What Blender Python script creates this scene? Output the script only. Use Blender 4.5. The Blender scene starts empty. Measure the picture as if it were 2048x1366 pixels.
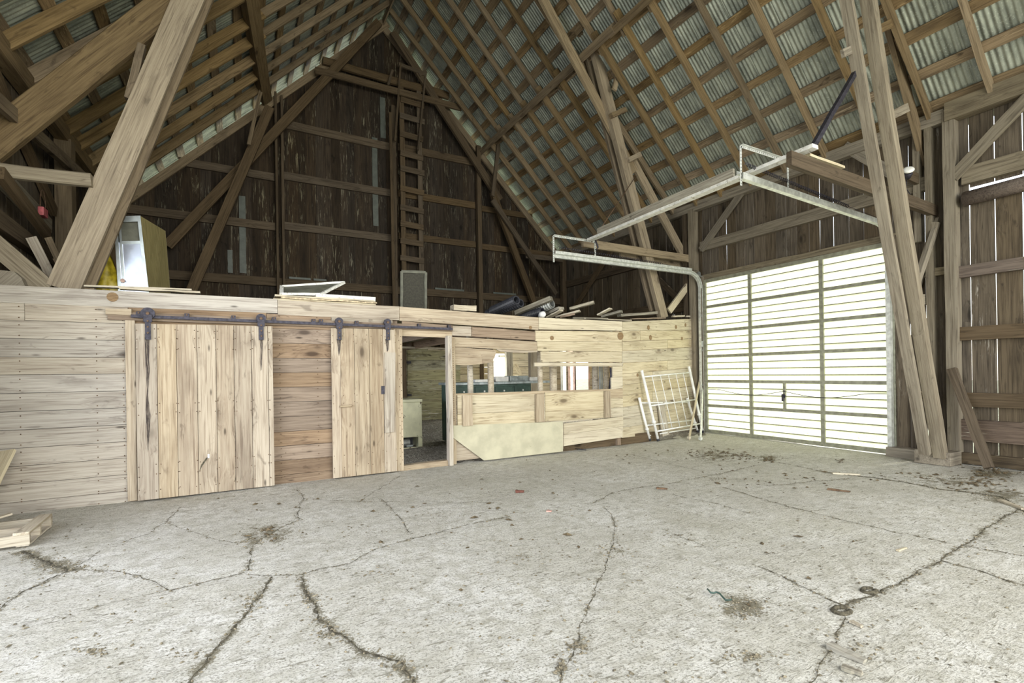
import bpy, math, random
import numpy as np
from mathutils import Vector, Matrix
random.seed(7); RN = random.Random(11)
sc = bpy.context.scene
COL = sc.collection

# ------------------------------------------------------------------ camera calibration (2048 x 1366 frame)
FPX, YAW, ROLL, EYE = 976.0, math.radians(29.13), 0.015, 1.45
FW = Vector((math.sin(YAW), math.cos(YAW), 0)); RT = Vector((math.cos(YAW), -math.sin(YAW), 0)); UP = Vector((0, 0, 1))
cr, sr = math.cos(ROLL), math.sin(ROLL)
cam = bpy.data.objects.new('camera', bpy.data.cameras.new('camera')); COL.objects.link(cam)
cam.data.sensor_width = 36; cam.data.lens = FPX / 2048 * 36; cam.data.shift_y = 61.8 / 2048
cam.data.clip_start = 0.05; cam.data.clip_end = 500
cx = RT * cr - UP * sr; cy = RT * sr + UP * cr; cz = -FW
cam.matrix_world = Matrix(((cx.x, cy.x, cz.x, 0), (cx.y, cy.y, cz.y, 0), (cx.z, cy.z, cz.z, EYE), (0, 0, 0, 1)))
sc.camera = cam

# ------------------------------------------------------------------ sky, sun, daylight through the openings, exposure
world = bpy.data.worlds.new('World'); sc.world = world; world.use_nodes = True
wn = world.node_tree.nodes; wl = world.node_tree.links
bg = wn['Background']; bg.inputs[1].default_value = 0.42
sky = wn.new('ShaderNodeTexSky'); sky.sky_type = 'NISHITA'; sky.sun_disc = False
sky.sun_elevation = math.radians(48); sky.sun_rotation = math.radians(80); sky.dust_density = 0.8; sky.air_density = 1.2
hs = wn.new('ShaderNodeHueSaturation'); hs.inputs['Saturation'].default_value = .45; wl.new(sky.outputs[0], hs.inputs['Color']); wl.new(hs.outputs[0], bg.inputs[0])
def lamp(name, kind, energy, color, loc, direction, size=None, size_y=None, angle=None, spread=None):
    l = bpy.data.lights.new(name, kind); l.energy = energy; l.color = color
    o = bpy.data.objects.new(name, l); COL.objects.link(o); o.location = loc
    o.rotation_euler = Vector(direction).to_track_quat('-Z', 'Y').to_euler()
    if size: l.shape = 'RECTANGLE'; l.size = size; l.size_y = size_y
    if angle: l.angle = angle
    if spread: l.spread = math.radians(spread)
    return o
lamp('sun', 'SUN', 8.0, (1.0, .95, .82), (30, 10, 30), (-0.72, 0.1, -0.72), angle=math.radians(6))
# the wide open front end of the barn behind the camera, an added floor fill, and the open side door on its left
lamp('open_end_daylight', 'AREA', 380, (1.0, .965, .86), (3.2, -8.5, 2.1), (0.02, 1, -.05), 9.0, 3.6, spread=110)
lamp('open_end_high_daylight', 'AREA', 330, (1.0, .97, .88), (3.4, -3.4, 4.4), (0.04, .85, -.62), 8.0, 2.2, spread=140)  # added fill lamp, tilted down to brighten the floor
lamp('side_door_daylight', 'AREA', 150, (.93, .94, 1.0), (-2.6, 3.2, 1.8), (1, .4, -.05), 4.2, 3.2, spread=130)
lamp('stall_window_daylight', 'AREA', 150, (1.0, 1.0, .9), (9.2, 10.2, 1.5), (-1, -.1, 0), 2.2, 1.2)
lamp('back_window_daylight', 'AREA', 45, (1.0, 1.0, .85), (6.9, 12.8, 1.6), (-.3, -1, 0), .8, .7)
lamp('stall_side_daylight', 'AREA', 130, (.86, .9, 1.0), (-2.2, 9.4, 1.5), (1, -.1, -.05), 1.6, 1.1)
sc.view_settings.view_transform = 'Standard'; sc.view_settings.look = 'None'
sc.view_settings.gamma = 1; sc.view_settings.use_curve_mapping = False
sc.view_settings.exposure = 0.0
sc.cycles.max_bounces = 9; sc.cycles.diffuse_bounces = 6; sc.cycles.glossy_bounces = 3
sc.cycles.transmission_bounces = 4; sc.cycles.transparent_max_bounces = 8
sc.cycles.sample_clamp_indirect = 6.0; sc.cycles.caustics_reflective = False; sc.cycles.caustics_refractive = False

# ------------------------------------------------------------------ pixel -> place helpers
def ray(x, y):
    dx, dy = x - 1024, y - 744.8
    return FW + RT * ((dx * cr - dy * sr) / FPX) - UP * ((dx * sr + dy * cr) / FPX)
def PN(x, y, n, d):
    q = ray(x, y); n = Vector(n); o = Vector((0, 0, EYE))
    return o + q * ((d - n.dot(o)) / n.dot(q))
def P(x, y, X=None, Y=None, Z=None):
    if X is not None: return PN(x, y, (1, 0, 0), X)
    if Y is not None: return PN(x, y, (0, 1, 0), Y)
    return PN(x, y, (0, 0, 1), Z)

# ------------------------------------------------------------------ materials
def mat(name):
    m = bpy.data.materials.new(name); m.use_nodes = True
    return m, m.node_tree.nodes, m.node_tree.links, m.node_tree.nodes['Principled BSDF']
def nz(n, l, vec, scale, detail=4, dist=0.0, rough=.55):
    t = n.new('ShaderNodeTexNoise'); t.inputs['Scale'].default_value = scale; t.inputs['Detail'].default_value = detail
    t.inputs['Distortion'].default_value = dist; t.inputs['Roughness'].default_value = rough
    if vec is not None: l.new(vec, t.inputs['Vector'])
    return t.outputs['Fac']
def vm(n, l, op, a, b):
    t = n.new('ShaderNodeVectorMath'); t.operation = op
    for i, v in enumerate((a, b)):
        if isinstance(v, (tuple, list)): t.inputs[i].default_value = v
        else: l.new(v, t.inputs[i])
    return t.outputs[0]
def ma(n, l, op, a, b=0.0, c=None, clamp=False):
    t = n.new('ShaderNodeMath'); t.operation = op; t.use_clamp = clamp
    for i, v in enumerate((a, b) if c is None else (a, b, c)):
        if isinstance(v, (int, float)): t.inputs[i].default_value = v
        else: l.new(v, t.inputs[i])
    return t.outputs[0]
def sm(n, l, v, a, b, lo=0.0, hi=1.0):
    t = n.new('ShaderNodeMapRange'); t.interpolation_type = 'SMOOTHSTEP'
    l.new(v, t.inputs['Value']); t.inputs['From Min'].default_value = a; t.inputs['From Max'].default_value = b
    t.inputs['To Min'].default_value = lo; t.inputs['To Max'].default_value = hi
    return t.outputs[0]
def mx(n, l, f, a, b, mode='MIX'):
    t = n.new('ShaderNodeMix'); t.data_type = 'RGBA'; t.blend_type = mode
    if isinstance(f, (int, float)): t.inputs[0].default_value = f
    else: l.new(f, t.inputs[0])
    for i, v in ((6, a), (7, b)):
        if isinstance(v, (tuple, list)): t.inputs[i].default_value = (*v[:3], 1)
        else: l.new(v, t.inputs[i])
    return t.outputs[2]
def bump(n, l, bs, h, strength, dist=.01):
    b = n.new('ShaderNodeBump'); b.inputs['Strength'].default_value = strength; b.inputs['Distance'].default_value = dist
    l.new(h, b.inputs['Height']); l.new(b.outputs[0], bs.inputs['Normal'])
def wood(name, light, mid, dark, knots=.5, spots=0.0, var=.35, white=0.0, whitecol=(.5, .47, .38), rough=.8, grime=.3, b=.5, streak=.6):
    m, n, l, bs = mat(name)
    tc = n.new('ShaderNodeTexCoord').outputs['Object']; rnd = n.new('ShaderNodeObjectInfo').outputs['Random']
    off = n.new('ShaderNodeCombineXYZ')
    l.new(ma(n, l, 'MULTIPLY', rnd, 91.0), off.inputs[0]); l.new(ma(n, l, 'MULTIPLY', rnd, 47.0), off.inputs[1]); l.new(ma(n, l, 'MULTIPLY', rnd, 23.0), off.inputs[2])
    v = vm(n, l, 'ADD', tc, off.outputs[0])
    # knots: few, elongated; they bend the grain round them
    kv = vm(n, l, 'MULTIPLY', v, (2.1, 5.2, 5.2))
    vo = n.new('ShaderNodeTexVoronoi'); vo.inputs['Scale'].default_value = .62; l.new(kv, vo.inputs['Vector'])
    kd = vo.outputs['Distance']
    pick = n.new('ShaderNodeSeparateColor'); l.new(vo.outputs['Color'], pick.inputs[0])
    kon = ma(n, l, 'GREATER_THAN', knots, pick.outputs[0])
    kn = ma(n, l, 'MULTIPLY', sm(n, l, kd, .15, .06), kon)
    halo = ma(n, l, 'MULTIPLY', sm(n, l, kd, .42, .1), kon)
    g1v = vm(n, l, 'MULTIPLY', v, (.9, 26, 26))
    gw = n.new('ShaderNodeCombineXYZ'); l.new(ma(n, l, 'MULTIPLY', halo, 1.2), gw.inputs[1]); l.new(ma(n, l, 'MULTIPLY', halo, 1.2), gw.inputs[2])
    g1 = nz(n, l, vm(n, l, 'ADD', g1v, gw.outputs[0]), 1.6, 5, .8)
    g2 = nz(n, l, vm(n, l, 'MULTIPLY', v, (3.0, 120, 120)), 1.2, 3)
    bigv = nz(n, l, vm(n, l, 'MULTIPLY', v, (.8, 3.4, 3.4)), 1.4, 5, .6)
    g = ma(n, l, 'ADD', ma(n, l, 'MULTIPLY', g1, .7), ma(n, l, 'MULTIPLY', g2, .32))
    c = mx(n, l, sm(n, l, g, .40, .62), mid, light)
    c = mx(n, l, sm(n, l, g1, .43, .30, 0, streak), c, dark)
    c = mx(n, l, sm(n, l, bigv, .46, .74, 0, grime), c, dark)
    smut = nz(n, l, vm(n, l, 'MULTIPLY', v, (2.2, 6, 6)), 1.6, 6, .8)
    c = mx(n, l, sm(n, l, smut, .60, .72, 0, grime * 1.1), c, tuple(x * .7 for x in dark))
    c = mx(n, l, ma(n, l, 'MULTIPLY', halo, .3), c, dark)
    c = mx(n, l, ma(n, l, 'MULTIPLY', kn, .8), c, tuple(x * .55 for x in dark))
    if spots > 0:
        v2 = n.new('ShaderNodeTexVoronoi'); v2.inputs['Scale'].default_value = 1.0; l.new(vm(n, l, 'MULTIPLY', v, (2.6, 9, 9)), v2.inputs['Vector'])
        p2 = n.new('ShaderNodeSeparateColor'); l.new(v2.outputs['Color'], p2.inputs[0])
        c = mx(n, l, ma(n, l, 'MULTIPLY', sm(n, l, v2.outputs['Distance'], .17, .05, 0, .8), ma(n, l, 'GREATER_THAN', spots, p2.outputs[1])), c, tuple(x * .4 for x in dark))
    if white > 0:
        wv = nz(n, l, vm(n, l, 'MULTIPLY', v, (2.6, 30, 30)), 1.1, 6, .5, .7)
        w2 = nz(n, l, vm(n, l, 'MULTIPLY', v, (.5, 1.6, 1.6)), 1.3, 2)
        f = ma(n, l, 'MULTIPLY', sm(n, l, wv, .55, .63), sm(n, l, w2, .62 - white * .3, .75 - white * .2))
        c = mx(n, l, f, c, whitecol)
    val = n.new('ShaderNodeHueSaturation')
    r2 = ma(n, l, 'FRACT', ma(n, l, 'MULTIPLY', rnd, 7.31)); r3 = ma(n, l, 'FRACT', ma(n, l, 'MULTIPLY', rnd, 13.7))
    l.new(ma(n, l, 'ADD', ma(n, l, 'MULTIPLY', r2, var), 1 - var * .55), val.inputs['Value'])
    l.new(ma(n, l, 'ADD', ma(n, l, 'MULTIPLY', r3, .35), .68), val.inputs['Saturation'])
    l.new(c, val.inputs['Color']); l.new(val.outputs[0], bs.inputs['Base Color'])
    bs.inputs['Roughness'].default_value = rough; bs.inputs['Specular IOR Level'].default_value = .25
    bump(n, l, bs, ma(n, l, 'ADD', ma(n, l, 'MULTIPLY', g2, .5), g1), b, .006)
    return m
def plain(name, col, rough=.5, metal=0.0, noise=.2, scale=8, spec=.4, trans=0.0, bmp=0.0, stretch=(1, 1, 1), dirt=None, dirtlo=.55):
    m, n, l, bs = mat(name)
    tc = n.new('ShaderNodeTexCoord').outputs['Object']
    v = vm(n, l, 'MULTIPLY', tc, stretch)
    f = nz(n, l, v, scale, 5)
    c = mx(n, l, sm(n, l, f, .35, .65), tuple(x * (1 - noise) for x in col), tuple(min(1, x * (1 + noise * .6)) for x in col))
    if dirt:
        c = mx(n, l, sm(n, l, nz(n, l, v, scale * 1.7, 6, .4), dirtlo, dirtlo + .1), c, dirt)
    l.new(c, bs.inputs['Base Color'])
    bs.inputs['Roughness'].default_value = rough; bs.inputs['Metallic'].default_value = metal
    bs.inputs['Specular IOR Level'].default_value = spec; bs.inputs['Transmission Weight'].default_value = trans
    if bmp: bump(n, l, bs, f, bmp, .01)
    return m

M = {}
M['stall'] = wood('pale_plank', (0.5, 0.41, 0.285), (0.37, 0.285, 0.185), (0.16, 0.11, 0.07), spots=.3, knots=.5, var=.32, grime=.45)
M['stallgrey'] = wood('pale_grey_plank', (0.53, 0.475, 0.39), (0.4, 0.345, 0.275), (0.17, 0.13, 0.1), spots=.3, knots=.5, var=.25, grime=.4)
M['stallbrown'] = wood('brown_plank', (0.33, 0.235, 0.15), (0.23, 0.155, 0.095), (0.1, 0.062, 0.04), spots=.3, knots=.45, var=.35, grime=.5)
M['stalldirty'] = wood('mossy_plank', (0.42, 0.4, 0.24), (0.28, 0.26, 0.15), (0.1, 0.085, 0.05), knots=.4, var=.3, white=.6, whitecol=(.62, .60, .52), grime=.8)  # the green cast of the stall light is painted into this wood
M['door'] = wood('door_plank', (0.47, 0.385, 0.27), (0.36, 0.275, 0.185), (0.16, 0.11, 0.07), spots=.3, knots=.7, var=.3, grime=.5)
M['cream'] = wood('cream_plank', (0.62, 0.54, 0.375), (0.49, 0.41, 0.27), (0.22, 0.155, 0.09), spots=.3, knots=.55, var=.16, grime=.3)  # pale wood; right partition planks also carry garage-door light in this tone
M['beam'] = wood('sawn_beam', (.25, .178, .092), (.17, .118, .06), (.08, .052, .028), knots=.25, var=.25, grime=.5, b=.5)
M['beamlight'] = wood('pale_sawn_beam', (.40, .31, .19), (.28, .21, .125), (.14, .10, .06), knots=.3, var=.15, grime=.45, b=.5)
M['beamgrey'] = wood('grey_sawn_beam', (.33, .285, .21), (.235, .195, .14), (.12, .095, .068), knots=.3, var=.15, grime=.45, b=.5)
M['rafter'] = wood('rafter_wood', (.29, .20, .095), (.20, .135, .06), (.09, .06, .03), knots=.2, var=.4, grime=.5)
M['batten'] = wood('batten_wood', (.27, .185, .09), (.18, .12, .055), (.065, .042, .022), knots=.7, var=.4, white=.6, whitecol=(.46, .34, .18), grime=.7)
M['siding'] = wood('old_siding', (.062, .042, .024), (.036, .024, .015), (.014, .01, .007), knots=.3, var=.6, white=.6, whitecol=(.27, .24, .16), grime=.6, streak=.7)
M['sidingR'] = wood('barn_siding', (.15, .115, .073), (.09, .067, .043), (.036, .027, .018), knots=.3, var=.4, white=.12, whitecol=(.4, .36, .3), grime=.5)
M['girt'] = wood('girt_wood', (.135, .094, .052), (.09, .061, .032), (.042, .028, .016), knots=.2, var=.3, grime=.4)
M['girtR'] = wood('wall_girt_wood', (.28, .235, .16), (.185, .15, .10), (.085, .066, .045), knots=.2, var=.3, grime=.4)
M['weath'] = wood('weathered_board', (.36, .33, .25), (.23, .20, .15), (.09, .075, .055), knots=.3, var=.5, grime=.6)
M['reddish'] = wood('reddish_log', (0.19, 0.14, 0.105), (0.125, 0.09, 0.068), (0.05, 0.036, 0.028), knots=.2, var=.2, white=.3)
M['pallet'] = wood('pallet_wood', (.58, .51, .38), (.42, .35, .25), (.22, .17, .11), knots=.3, var=.25, grime=.5)
M['iron'] = plain('dark_iron', (.055, .052, .068), .6, .5, .35, 30)
M['zinc'] = plain('galvanised_steel', (.72, .74, .70), .42, .35, .2, 14)
M['zincd'] = plain('dull_galvanised_steel', (.30, .31, .30), .5, .5, .3, 14)
M['white'] = plain('white_paint', (.82, .82, .80), .5, 0, .12, 10)
M['palestrip'] = plain('pale_metal_strip', (.12, .135, .12), .5, 0, .15, 6)
M['black'] = plain('black_plastic', (.035, .036, .045), .45, 0, .3, 10)
M['freezer'] = plain('cream_enamel', (.66, .66, .47), .4, 0, .12, 5, dirt=(.09, .06, .03), dirtlo=.62)
M['green'] = plain('dark_green_paint', (.05, .09, .075), .5, 0, .25, 8)
M['steelworn'] = plain('worn_sheet_top', (.42, .48, .50), .35, .3, .3, 10)
M['yellow'] = plain('yellow_oilskin', (.36, .28, .02), .35, 0, .45, 12, bmp=.3)
M['pink'] = plain('pink_plastic', (.62, .16, .18), .45, 0, .25, 12)
M['paneling'] = wood('olive_wood_panel', (.34, .29, .14), (.26, .22, .10), (.16, .13, .06), knots=0, var=.05, grime=.3, b=.1)
M['alu'] = plain('aluminium_sheet', (.62, .66, .78), .22, .75, .12, 4)
M['alud'] = plain('aluminium_frame', (.55, .60, .62), .3, .7, .15, 8)
M['fibre'] = plain('fibreboard', (.55, .45, .30), .85, 0, .35, 25, bmp=.2)
M['whitewood'] = plain('chipped_white_paint', (.78, .77, .72), .6, 0, .15, 12, dirt=(.3, .27, .2), dirtlo=.6)
M['concretepanel'] = plain('pale_worn_panel', (.50, .47, .34), .75, 0, .14, 3, bmp=.08, dirt=(.22, .19, .09), dirtlo=.66)
M['mesh'] = plain('dusty_screen', (.045, .042, .03), .7, 0, .25, 30)
M['screenframe'] = plain('grey_frame', (.13, .13, .10), .6, 0, .2, 8)
M['rust'] = plain('rusty_steel', (.16, .10, .06), .7, .3, .4, 20)
M['soil'] = plain('crack_soil', (.10, .088, .06), .95, 0, .5, 60, bmp=.6)
M['leaf'] = plain('dry_leaf', (.12, .09, .05), .8, 0, .4, 30)
M['crumb'] = plain('floor_crumb', (.22, .19, .13), .9, 0, .5, 40)
M['brick'] = plain('brick_red', (.13, .05, .035), .85, 0, .3, 20)
M['pinkchip'] = plain('faded_pink', (.55, .33, .28), .7, 0, .2, 20)
M['doorframe'] = plain('door_section_frame', (.34, .34, .26), .5, .4, .2, 10)
M['ribline'] = plain('rib_edge', (.30, .30, .2), .6, 0, .2, 20)  # dark strip colour standing in for shade on the steep rib faces
M['redpaint'] = plain('faded_red_paint', (.66, .46, .40), .7, 0, .25, 8)
M['glassw'] = plain('opal_glass', (.9, .9, .86), .25, 0, .03, 4)
M['blue'] = plain('faded_blue', (.3, .42, .6), .6, 0, .2, 8)
# corrugated sheets
m, n, l, bs = mat('corrugated_roof_steel'); M['sheet'] = m
tc = n.new('ShaderNodeTexCoord').outputs['Object']; rnd = n.new('ShaderNodeObjectInfo').outputs['Random']
v = vm(n, l, 'ADD', tc, n.new('ShaderNodeCombineXYZ').outputs[0])
f = nz(n, l, vm(n, l, 'MULTIPLY', v, (1.5, 5, 5)), 1.5, 5); f2 = nz(n, l, v, 45, 3)
c = mx(n, l, sm(n, l, f, .35, .65), (.22, .24, .205), (.42, .45, .38)); c = mx(n, l, sm(n, l, f2, .55, .7, 0, .5), c, (.60, .63, .54))
l.new(c, bs.inputs['Base Color']); bs.inputs['Metallic'].default_value = .35; bs.inputs['Roughness'].default_value = .5
# translucent door skins
m, n, l, bs = mat('translucent_fibreglass'); M['fibreglass'] = m
tc = n.new('ShaderNodeTexCoord').outputs['Object']
f = nz(n, l, vm(n, l, 'MULTIPLY', tc, (2, 2, 8)), 2.5, 6, .3)
sx = n.new('ShaderNodeSeparateXYZ'); l.new(n.new('ShaderNodeNewGeometry').outputs['Position'], sx.inputs[0])
low = sm(n, l, sx.outputs[2], 1.0, .1)
d = ma(n, l, 'MULTIPLY', sm(n, l, nz(n, l, vm(n, l, 'MULTIPLY', tc, (1, 5, 9)), 4, 6, .5), .56, .66), ma(n, l, 'ADD', ma(n, l, 'MULTIPLY', low, .5), .06))
c = mx(n, l, sm(n, l, f, .35, .7), (.84, .87, .64), (.92, .94, .74)); c = mx(n, l, d, c, (.25, .24, .14))
tr = n.new('ShaderNodeBsdfTranslucent'); l.new(c, tr.inputs['Color']); l.new(c, bs.inputs['Base Color']); bs.inputs['Roughness'].default_value = .5
ms = n.new('ShaderNodeMixShader'); ms.inputs[0].default_value = .45; l.new(bs.outputs[0], ms.inputs[1]); l.new(tr.outputs[0], ms.inputs[2])
l.new(ms.outputs[0], n['Material Output'].inputs['Surface'])
# glass
m, n, l, bs = mat('window_glass'); M['glass'] = m
bs.inputs['Base Color'].default_value = (.9, .97, .95, 1); bs.inputs['Roughness'].default_value = .02
tp = n.new('ShaderNodeBsdfTransparent'); ms = n.new('ShaderNodeMixShader'); ms.inputs[0].default_value = .9
l.new(bs.outputs[0], ms.inputs[1]); l.new(tp.outputs[0], ms.inputs[2]); l.new(ms.outputs[0], n['Material Output'].inputs['Surface'])
# grass
M['grass'] = plain('grass', (.30, .32, .22), .9, 0, .4, 3)
# concrete: dirt comes from the 'dirt' attribute (distance to cracks and litter patches)
m, n, l, bs = mat('old_concrete'); M['concrete'] = m
tc = n.new('ShaderNodeTexCoord').outputs['Object']
at = n.new('ShaderNodeAttribute'); at.attribute_name = 'dirt'
a1 = nz(n, l, tc, 1.1, 6, .2); a2 = nz(n, l, tc, 9, 8, .2, .65); a3 = nz(n, l, tc, 75, 4, 0, .7); a4 = nz(n, l, tc, 260, 2)
sw = nz(n, l, vm(n, l, 'MULTIPLY', tc, (1.5, 9, 1)), 2.5, 5, .6)
c = mx(n, l, sm(n, l, a1, .35, .68), (.58, .56, .495), (.71, .695, .645))
c = mx(n, l, sm(n, l, a2, .42, .64, 0, .7), c, (.44, .42, .35))
pat = nz(n, l, tc, .55, 4, .5); c = mx(n, l, sm(n, l, pat, .50, .66, 0, .4), c, (.46, .44, .35))
c = mx(n, l, sm(n, l, sw, .54, .70, 0, .55), c, (.42, .40, .33))
c = mx(n, l, sm(n, l, a3, .49, .62, 0, .8), c, (.25, .235, .19))
c = mx(n, l, sm(n, l, a4, .56, .70, 0, .35), c, (.80, .80, .76))
dd = ma(n, l, 'ADD', at.outputs['Fac'], ma(n, l, 'MULTIPLY', ma(n, l, 'SUBTRACT', a2, .5), 1.5)); dd = ma(n, l, 'ADD', dd, ma(n, l, 'MULTIPLY', ma(n, l, 'SUBTRACT', a3, .5), 1.6))
c = mx(n, l, sm(n, l, dd, .42, .72, 0, .85), c, (.17, .15, .095))
spk = nz(n, l, vm(n, l, 'MULTIPLY', tc, (11, 42, 1)), 1.0, 7, .9, .66)
c = mx(n, l, sm(n, l, spk, .57, .65, 0, .85), c, (.20, .185, .14))
fl2 = nz(n, l, vm(n, l, 'MULTIPLY', tc, (3.5, 11, 1)), 1.0, 8, 1.2, .7); c = mx(n, l, sm(n, l, fl2, .56, .66, 0, .55), c, (.30, .285, .225))
l.new(c, bs.inputs['Base Color']); bs.inputs['Roughness'].default_value = .88; bs.inputs['Specular IOR Level'].default_value = .2
bump(n, l, bs, ma(n, l, 'ADD', ma(n, l, 'MULTIPLY', a3, .55), ma(n, l, 'ADD', a2, ma(n, l, 'MULTIPLY', spk, .8))), .75, .012)
# rust-black run marks on the doors: a thin ragged film
m, n, l, bs = mat('black_run_mark'); M['stain'] = m
tc = n.new('ShaderNodeTexCoord').outputs['Object']
f = nz(n, l, vm(n, l, 'MULTIPLY', tc, (4, 60, 4)), 1.5, 5, .4)
bs.inputs['Base Color'].default_value = (.07, .055, .05, 1); bs.inputs['Roughness'].default_value = .9
tp = n.new('ShaderNodeBsdfTransparent'); ms = n.new('ShaderNodeMixShader'); l.new(sm(n, l, f, .40, .62, .15, .8), ms.inputs[0])
l.new(tp.outputs[0], ms.inputs[1]); l.new(bs.outputs[0], ms.inputs[2]); l.new(ms.outputs[0], n['Material Output'].inputs['Surface'])
m, n, l, bs = mat('knot_rings'); M['knot'] = m
tc = n.new('ShaderNodeTexCoord').outputs['Object']; wv = n.new('ShaderNodeTexWave'); wv.wave_type = 'RINGS'; wv.inputs['Scale'].default_value = 18; wv.inputs['Distortion'].default_value = 3; l.new(tc, wv.inputs['Vector'])
l.new(mx(n, l, wv.outputs['Fac'], (.13, .075, .035), (.34, .23, .12)), bs.inputs['Base Color']); bs.inputs['Roughness'].default_value = .8
# straw litter
m, n, l, bs = mat('straw_litter'); M['straw'] = m
tc = n.new('ShaderNodeTexCoord').outputs['Object']
a = nz(n, l, vm(n, l, 'MULTIPLY', tc, (30, 9, 10)), 1.5, 6, 1.5, .7); b2 = nz(n, l, tc, 2.5, 4)
c = mx(n, l, sm(n, l, a, .42, .62), (.10, .085, .07), (.52, .49, .42)); c = mx(n, l, sm(n, l, b2, .45, .65, 0, .6), c, (.16, .14, .11))
l.new(c, bs.inputs['Base Color']); bs.inputs['Roughness'].default_value = .9; bump(n, l, bs, a, 1.0, .03)

# ------------------------------------------------------------------ object helpers
WM = {}
def link(name, verts, faces, m, parent=None, W=None, smooth=False):
    me = bpy.data.meshes.new(name); me.from_pydata([tuple(v) for v in verts], [], faces)
    me.materials.append(M[m] if isinstance(m, str) else m)
    if smooth: me.polygons.foreach_set('use_smooth', [True] * len(me.polygons))
    return place(name, me, parent, W)
def place(name, me, parent=None, W=None):
    o = bpy.data.objects.new(name, me); COL.objects.link(o)
    W = W or Matrix.Identity(4); WM[o] = W
    if parent is not None:
        o.parent = parent; o.matrix_basis = WM[parent].inverted() @ W
    else: o.matrix_basis = W
    return o
def tag(o, label, cat, group=None, kind=None):
    o['label'] = label; o['category'] = cat
    if group: o['group'] = group
    if kind: o['kind'] = kind
    return o
def thing(name, loc, label, cat, group=None):
    o = place(name, None, None, Matrix.Translation(Vector(loc))); return tag(o, label, cat, group)
def struct(name, loc=(0, 0, 0)):
    o = place(name, None, None, Matrix.Translation(Vector(loc))); o['kind'] = 'structure'; return o
def frame(A, B, side=(0, 1, 0)):
    """local X from A to B, local Z as close to `side` as possible"""
    A, B = Vector(A), Vector(B); x = (B - A); L = x.length; x.normalize()
    z = Vector(side); z = (z - x * z.dot(x)); z.normalize(); y = z.cross(x)
    return Matrix(((x.x, y.x, z.x, A.x), (x.y, y.y, z.y, A.y), (x.z, y.z, z.z, A.z), (0, 0, 0, 1))), L
def beam(name, A, B, w, t, m, parent=None, side=(0, 1, 0), seg=5, jit=.004, cham=0.0, off=(0, 0), taper=1.0, bow=0.0):
    """a sawn timber from A to B: w across (local Y), t along `side` (local Z)"""
    W, L = frame(A, B, side); vs = []; fs = []
    c = min(w, t) * cham
    if c > 0: prof = [(-.5, -.5, 1, 0), (.5, -.5, -1, 0), (.5, -.5, 0, 1), (.5, .5, 0, -1), (.5, .5, -1, 0), (-.5, .5, 1, 0), (-.5, .5, 0, -1), (-.5, -.5, 0, 1)]
    else: prof = [(-.5, -.5, 0, 0), (.5, -.5, 0, 0), (.5, .5, 0, 0), (-.5, .5, 0, 0)]
    k = len(prof)
    for i in range(seg + 1):
        s = 1 + (taper - 1) * i / seg; u = i / seg
        e = [RN.uniform(-jit, jit) for _ in range(4)]; bo = bow * math.sin(math.pi * u)
        for (a, b, ca, cb) in prof:
            vs.append((L * u + (RN.uniform(-jit, jit) if i in (0, seg) else 0), a * w * s + ca * c + (e[0] if a < 0 else e[1]) + off[0] + bo, b * t * s + cb * c + (e[2] if b < 0 else e[3]) * .6 + off[1]))
    for i in range(seg):
        for j in range(k):
            a = i * k + j; b = i * k + (j + 1) % k
            fs.append((a, b, b + k, a + k))
    fs.append(tuple(range(k - 1, -1, -1))); fs.append(tuple(seg * k + j for j in range(k)))
    return link(name, vs, fs, m, parent, W)
def box(name, c, s, m, parent=None, R=None, ch=.0, along=0):
    """box centred at c; local X is laid along axis `along` of the box so the grain follows it"""
    W = Matrix.Translation(Vector(c)) @ (R.to_4x4() if R is not None else Matrix.Identity(4))
    Q = [Matrix.Identity(4), Matrix.Rotation(math.pi / 2, 4, 'Z'), Matrix.Rotation(-math.pi / 2, 4, 'Y')][along]
    W = W @ Q; h = Vector(s) * .5
    h = (Q.to_3x3().inverted() @ h); h = Vector((abs(h.x), abs(h.y), abs(h.z)))
    c_ = ch
    vs = []; 
    if c_ <= 0:
        vs = [(x * h.x, y * h.y, z * h.z) for x in (-1, 1) for y in (-1, 1) for z in (-1, 1)]
        fs = [(0, 1, 3, 2), (4, 6, 7, 5), (0, 4, 5, 1), (2, 3, 7, 6), (0, 2, 6, 4), (1, 5, 7, 3)]
        return link(name, vs, fs, m, parent, W)
    import bmesh
    bm = bmesh.new(); bmesh.ops.create_cube(bm, size=2)
    for v in bm.verts: v.co = Vector((v.co.x * h.x, v.co.y * h.y, v.co.z * h.z))
    bmesh.ops.bevel(bm, geom=bm.edges[:], offset=c_, segments=2, affect='EDGES', profile=.6)
    me = bpy.data.meshes.new(name); bm.to_mesh(me); bm.free(); me.materials.append(M[m])
    return place(name, me, parent, W)
def slab(name, pts, n, t, m, parent=None, along=None, O=None):
    """polygon of world points (all in one plane) thickened by t along n; local X along `along`"""
    pts = [Vector(p) for p in pts]; n = Vector(n).normalized()
    x = Vector(along) if along is not None else (pts[1] - pts[0]); x = (x - n * x.dot(n)).normalized(); y = n.cross(x)
    O = pts[0] if O is None else Vector(O)
    W = Matrix(((x.x, y.x, n.x, O.x), (x.y, y.y, n.y, O.y), (x.z, y.z, n.z, O.z), (0, 0, 0, 1)))
    k = len(pts); L = [Vector(((p - O).dot(x), (p - O).dot(y), (p - O).dot(n))) for p in pts]
    vs = L + [Vector((p.x, p.y, p.z + t)) for p in L]
    area = sum(L[i].x * L[(i + 1) % k].y - L[(i + 1) % k].x * L[i].y for i in range(k))
    fs = [tuple(range(k - 1, -1, -1)), tuple(range(k, 2 * k))] + [(i, (i + 1) % k, k + (i + 1) % k, k + i) for i in range(k)]
    if area < 0: fs = [f[::-1] for f in fs]
    return link(name, vs, fs, m, parent, W)
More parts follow.
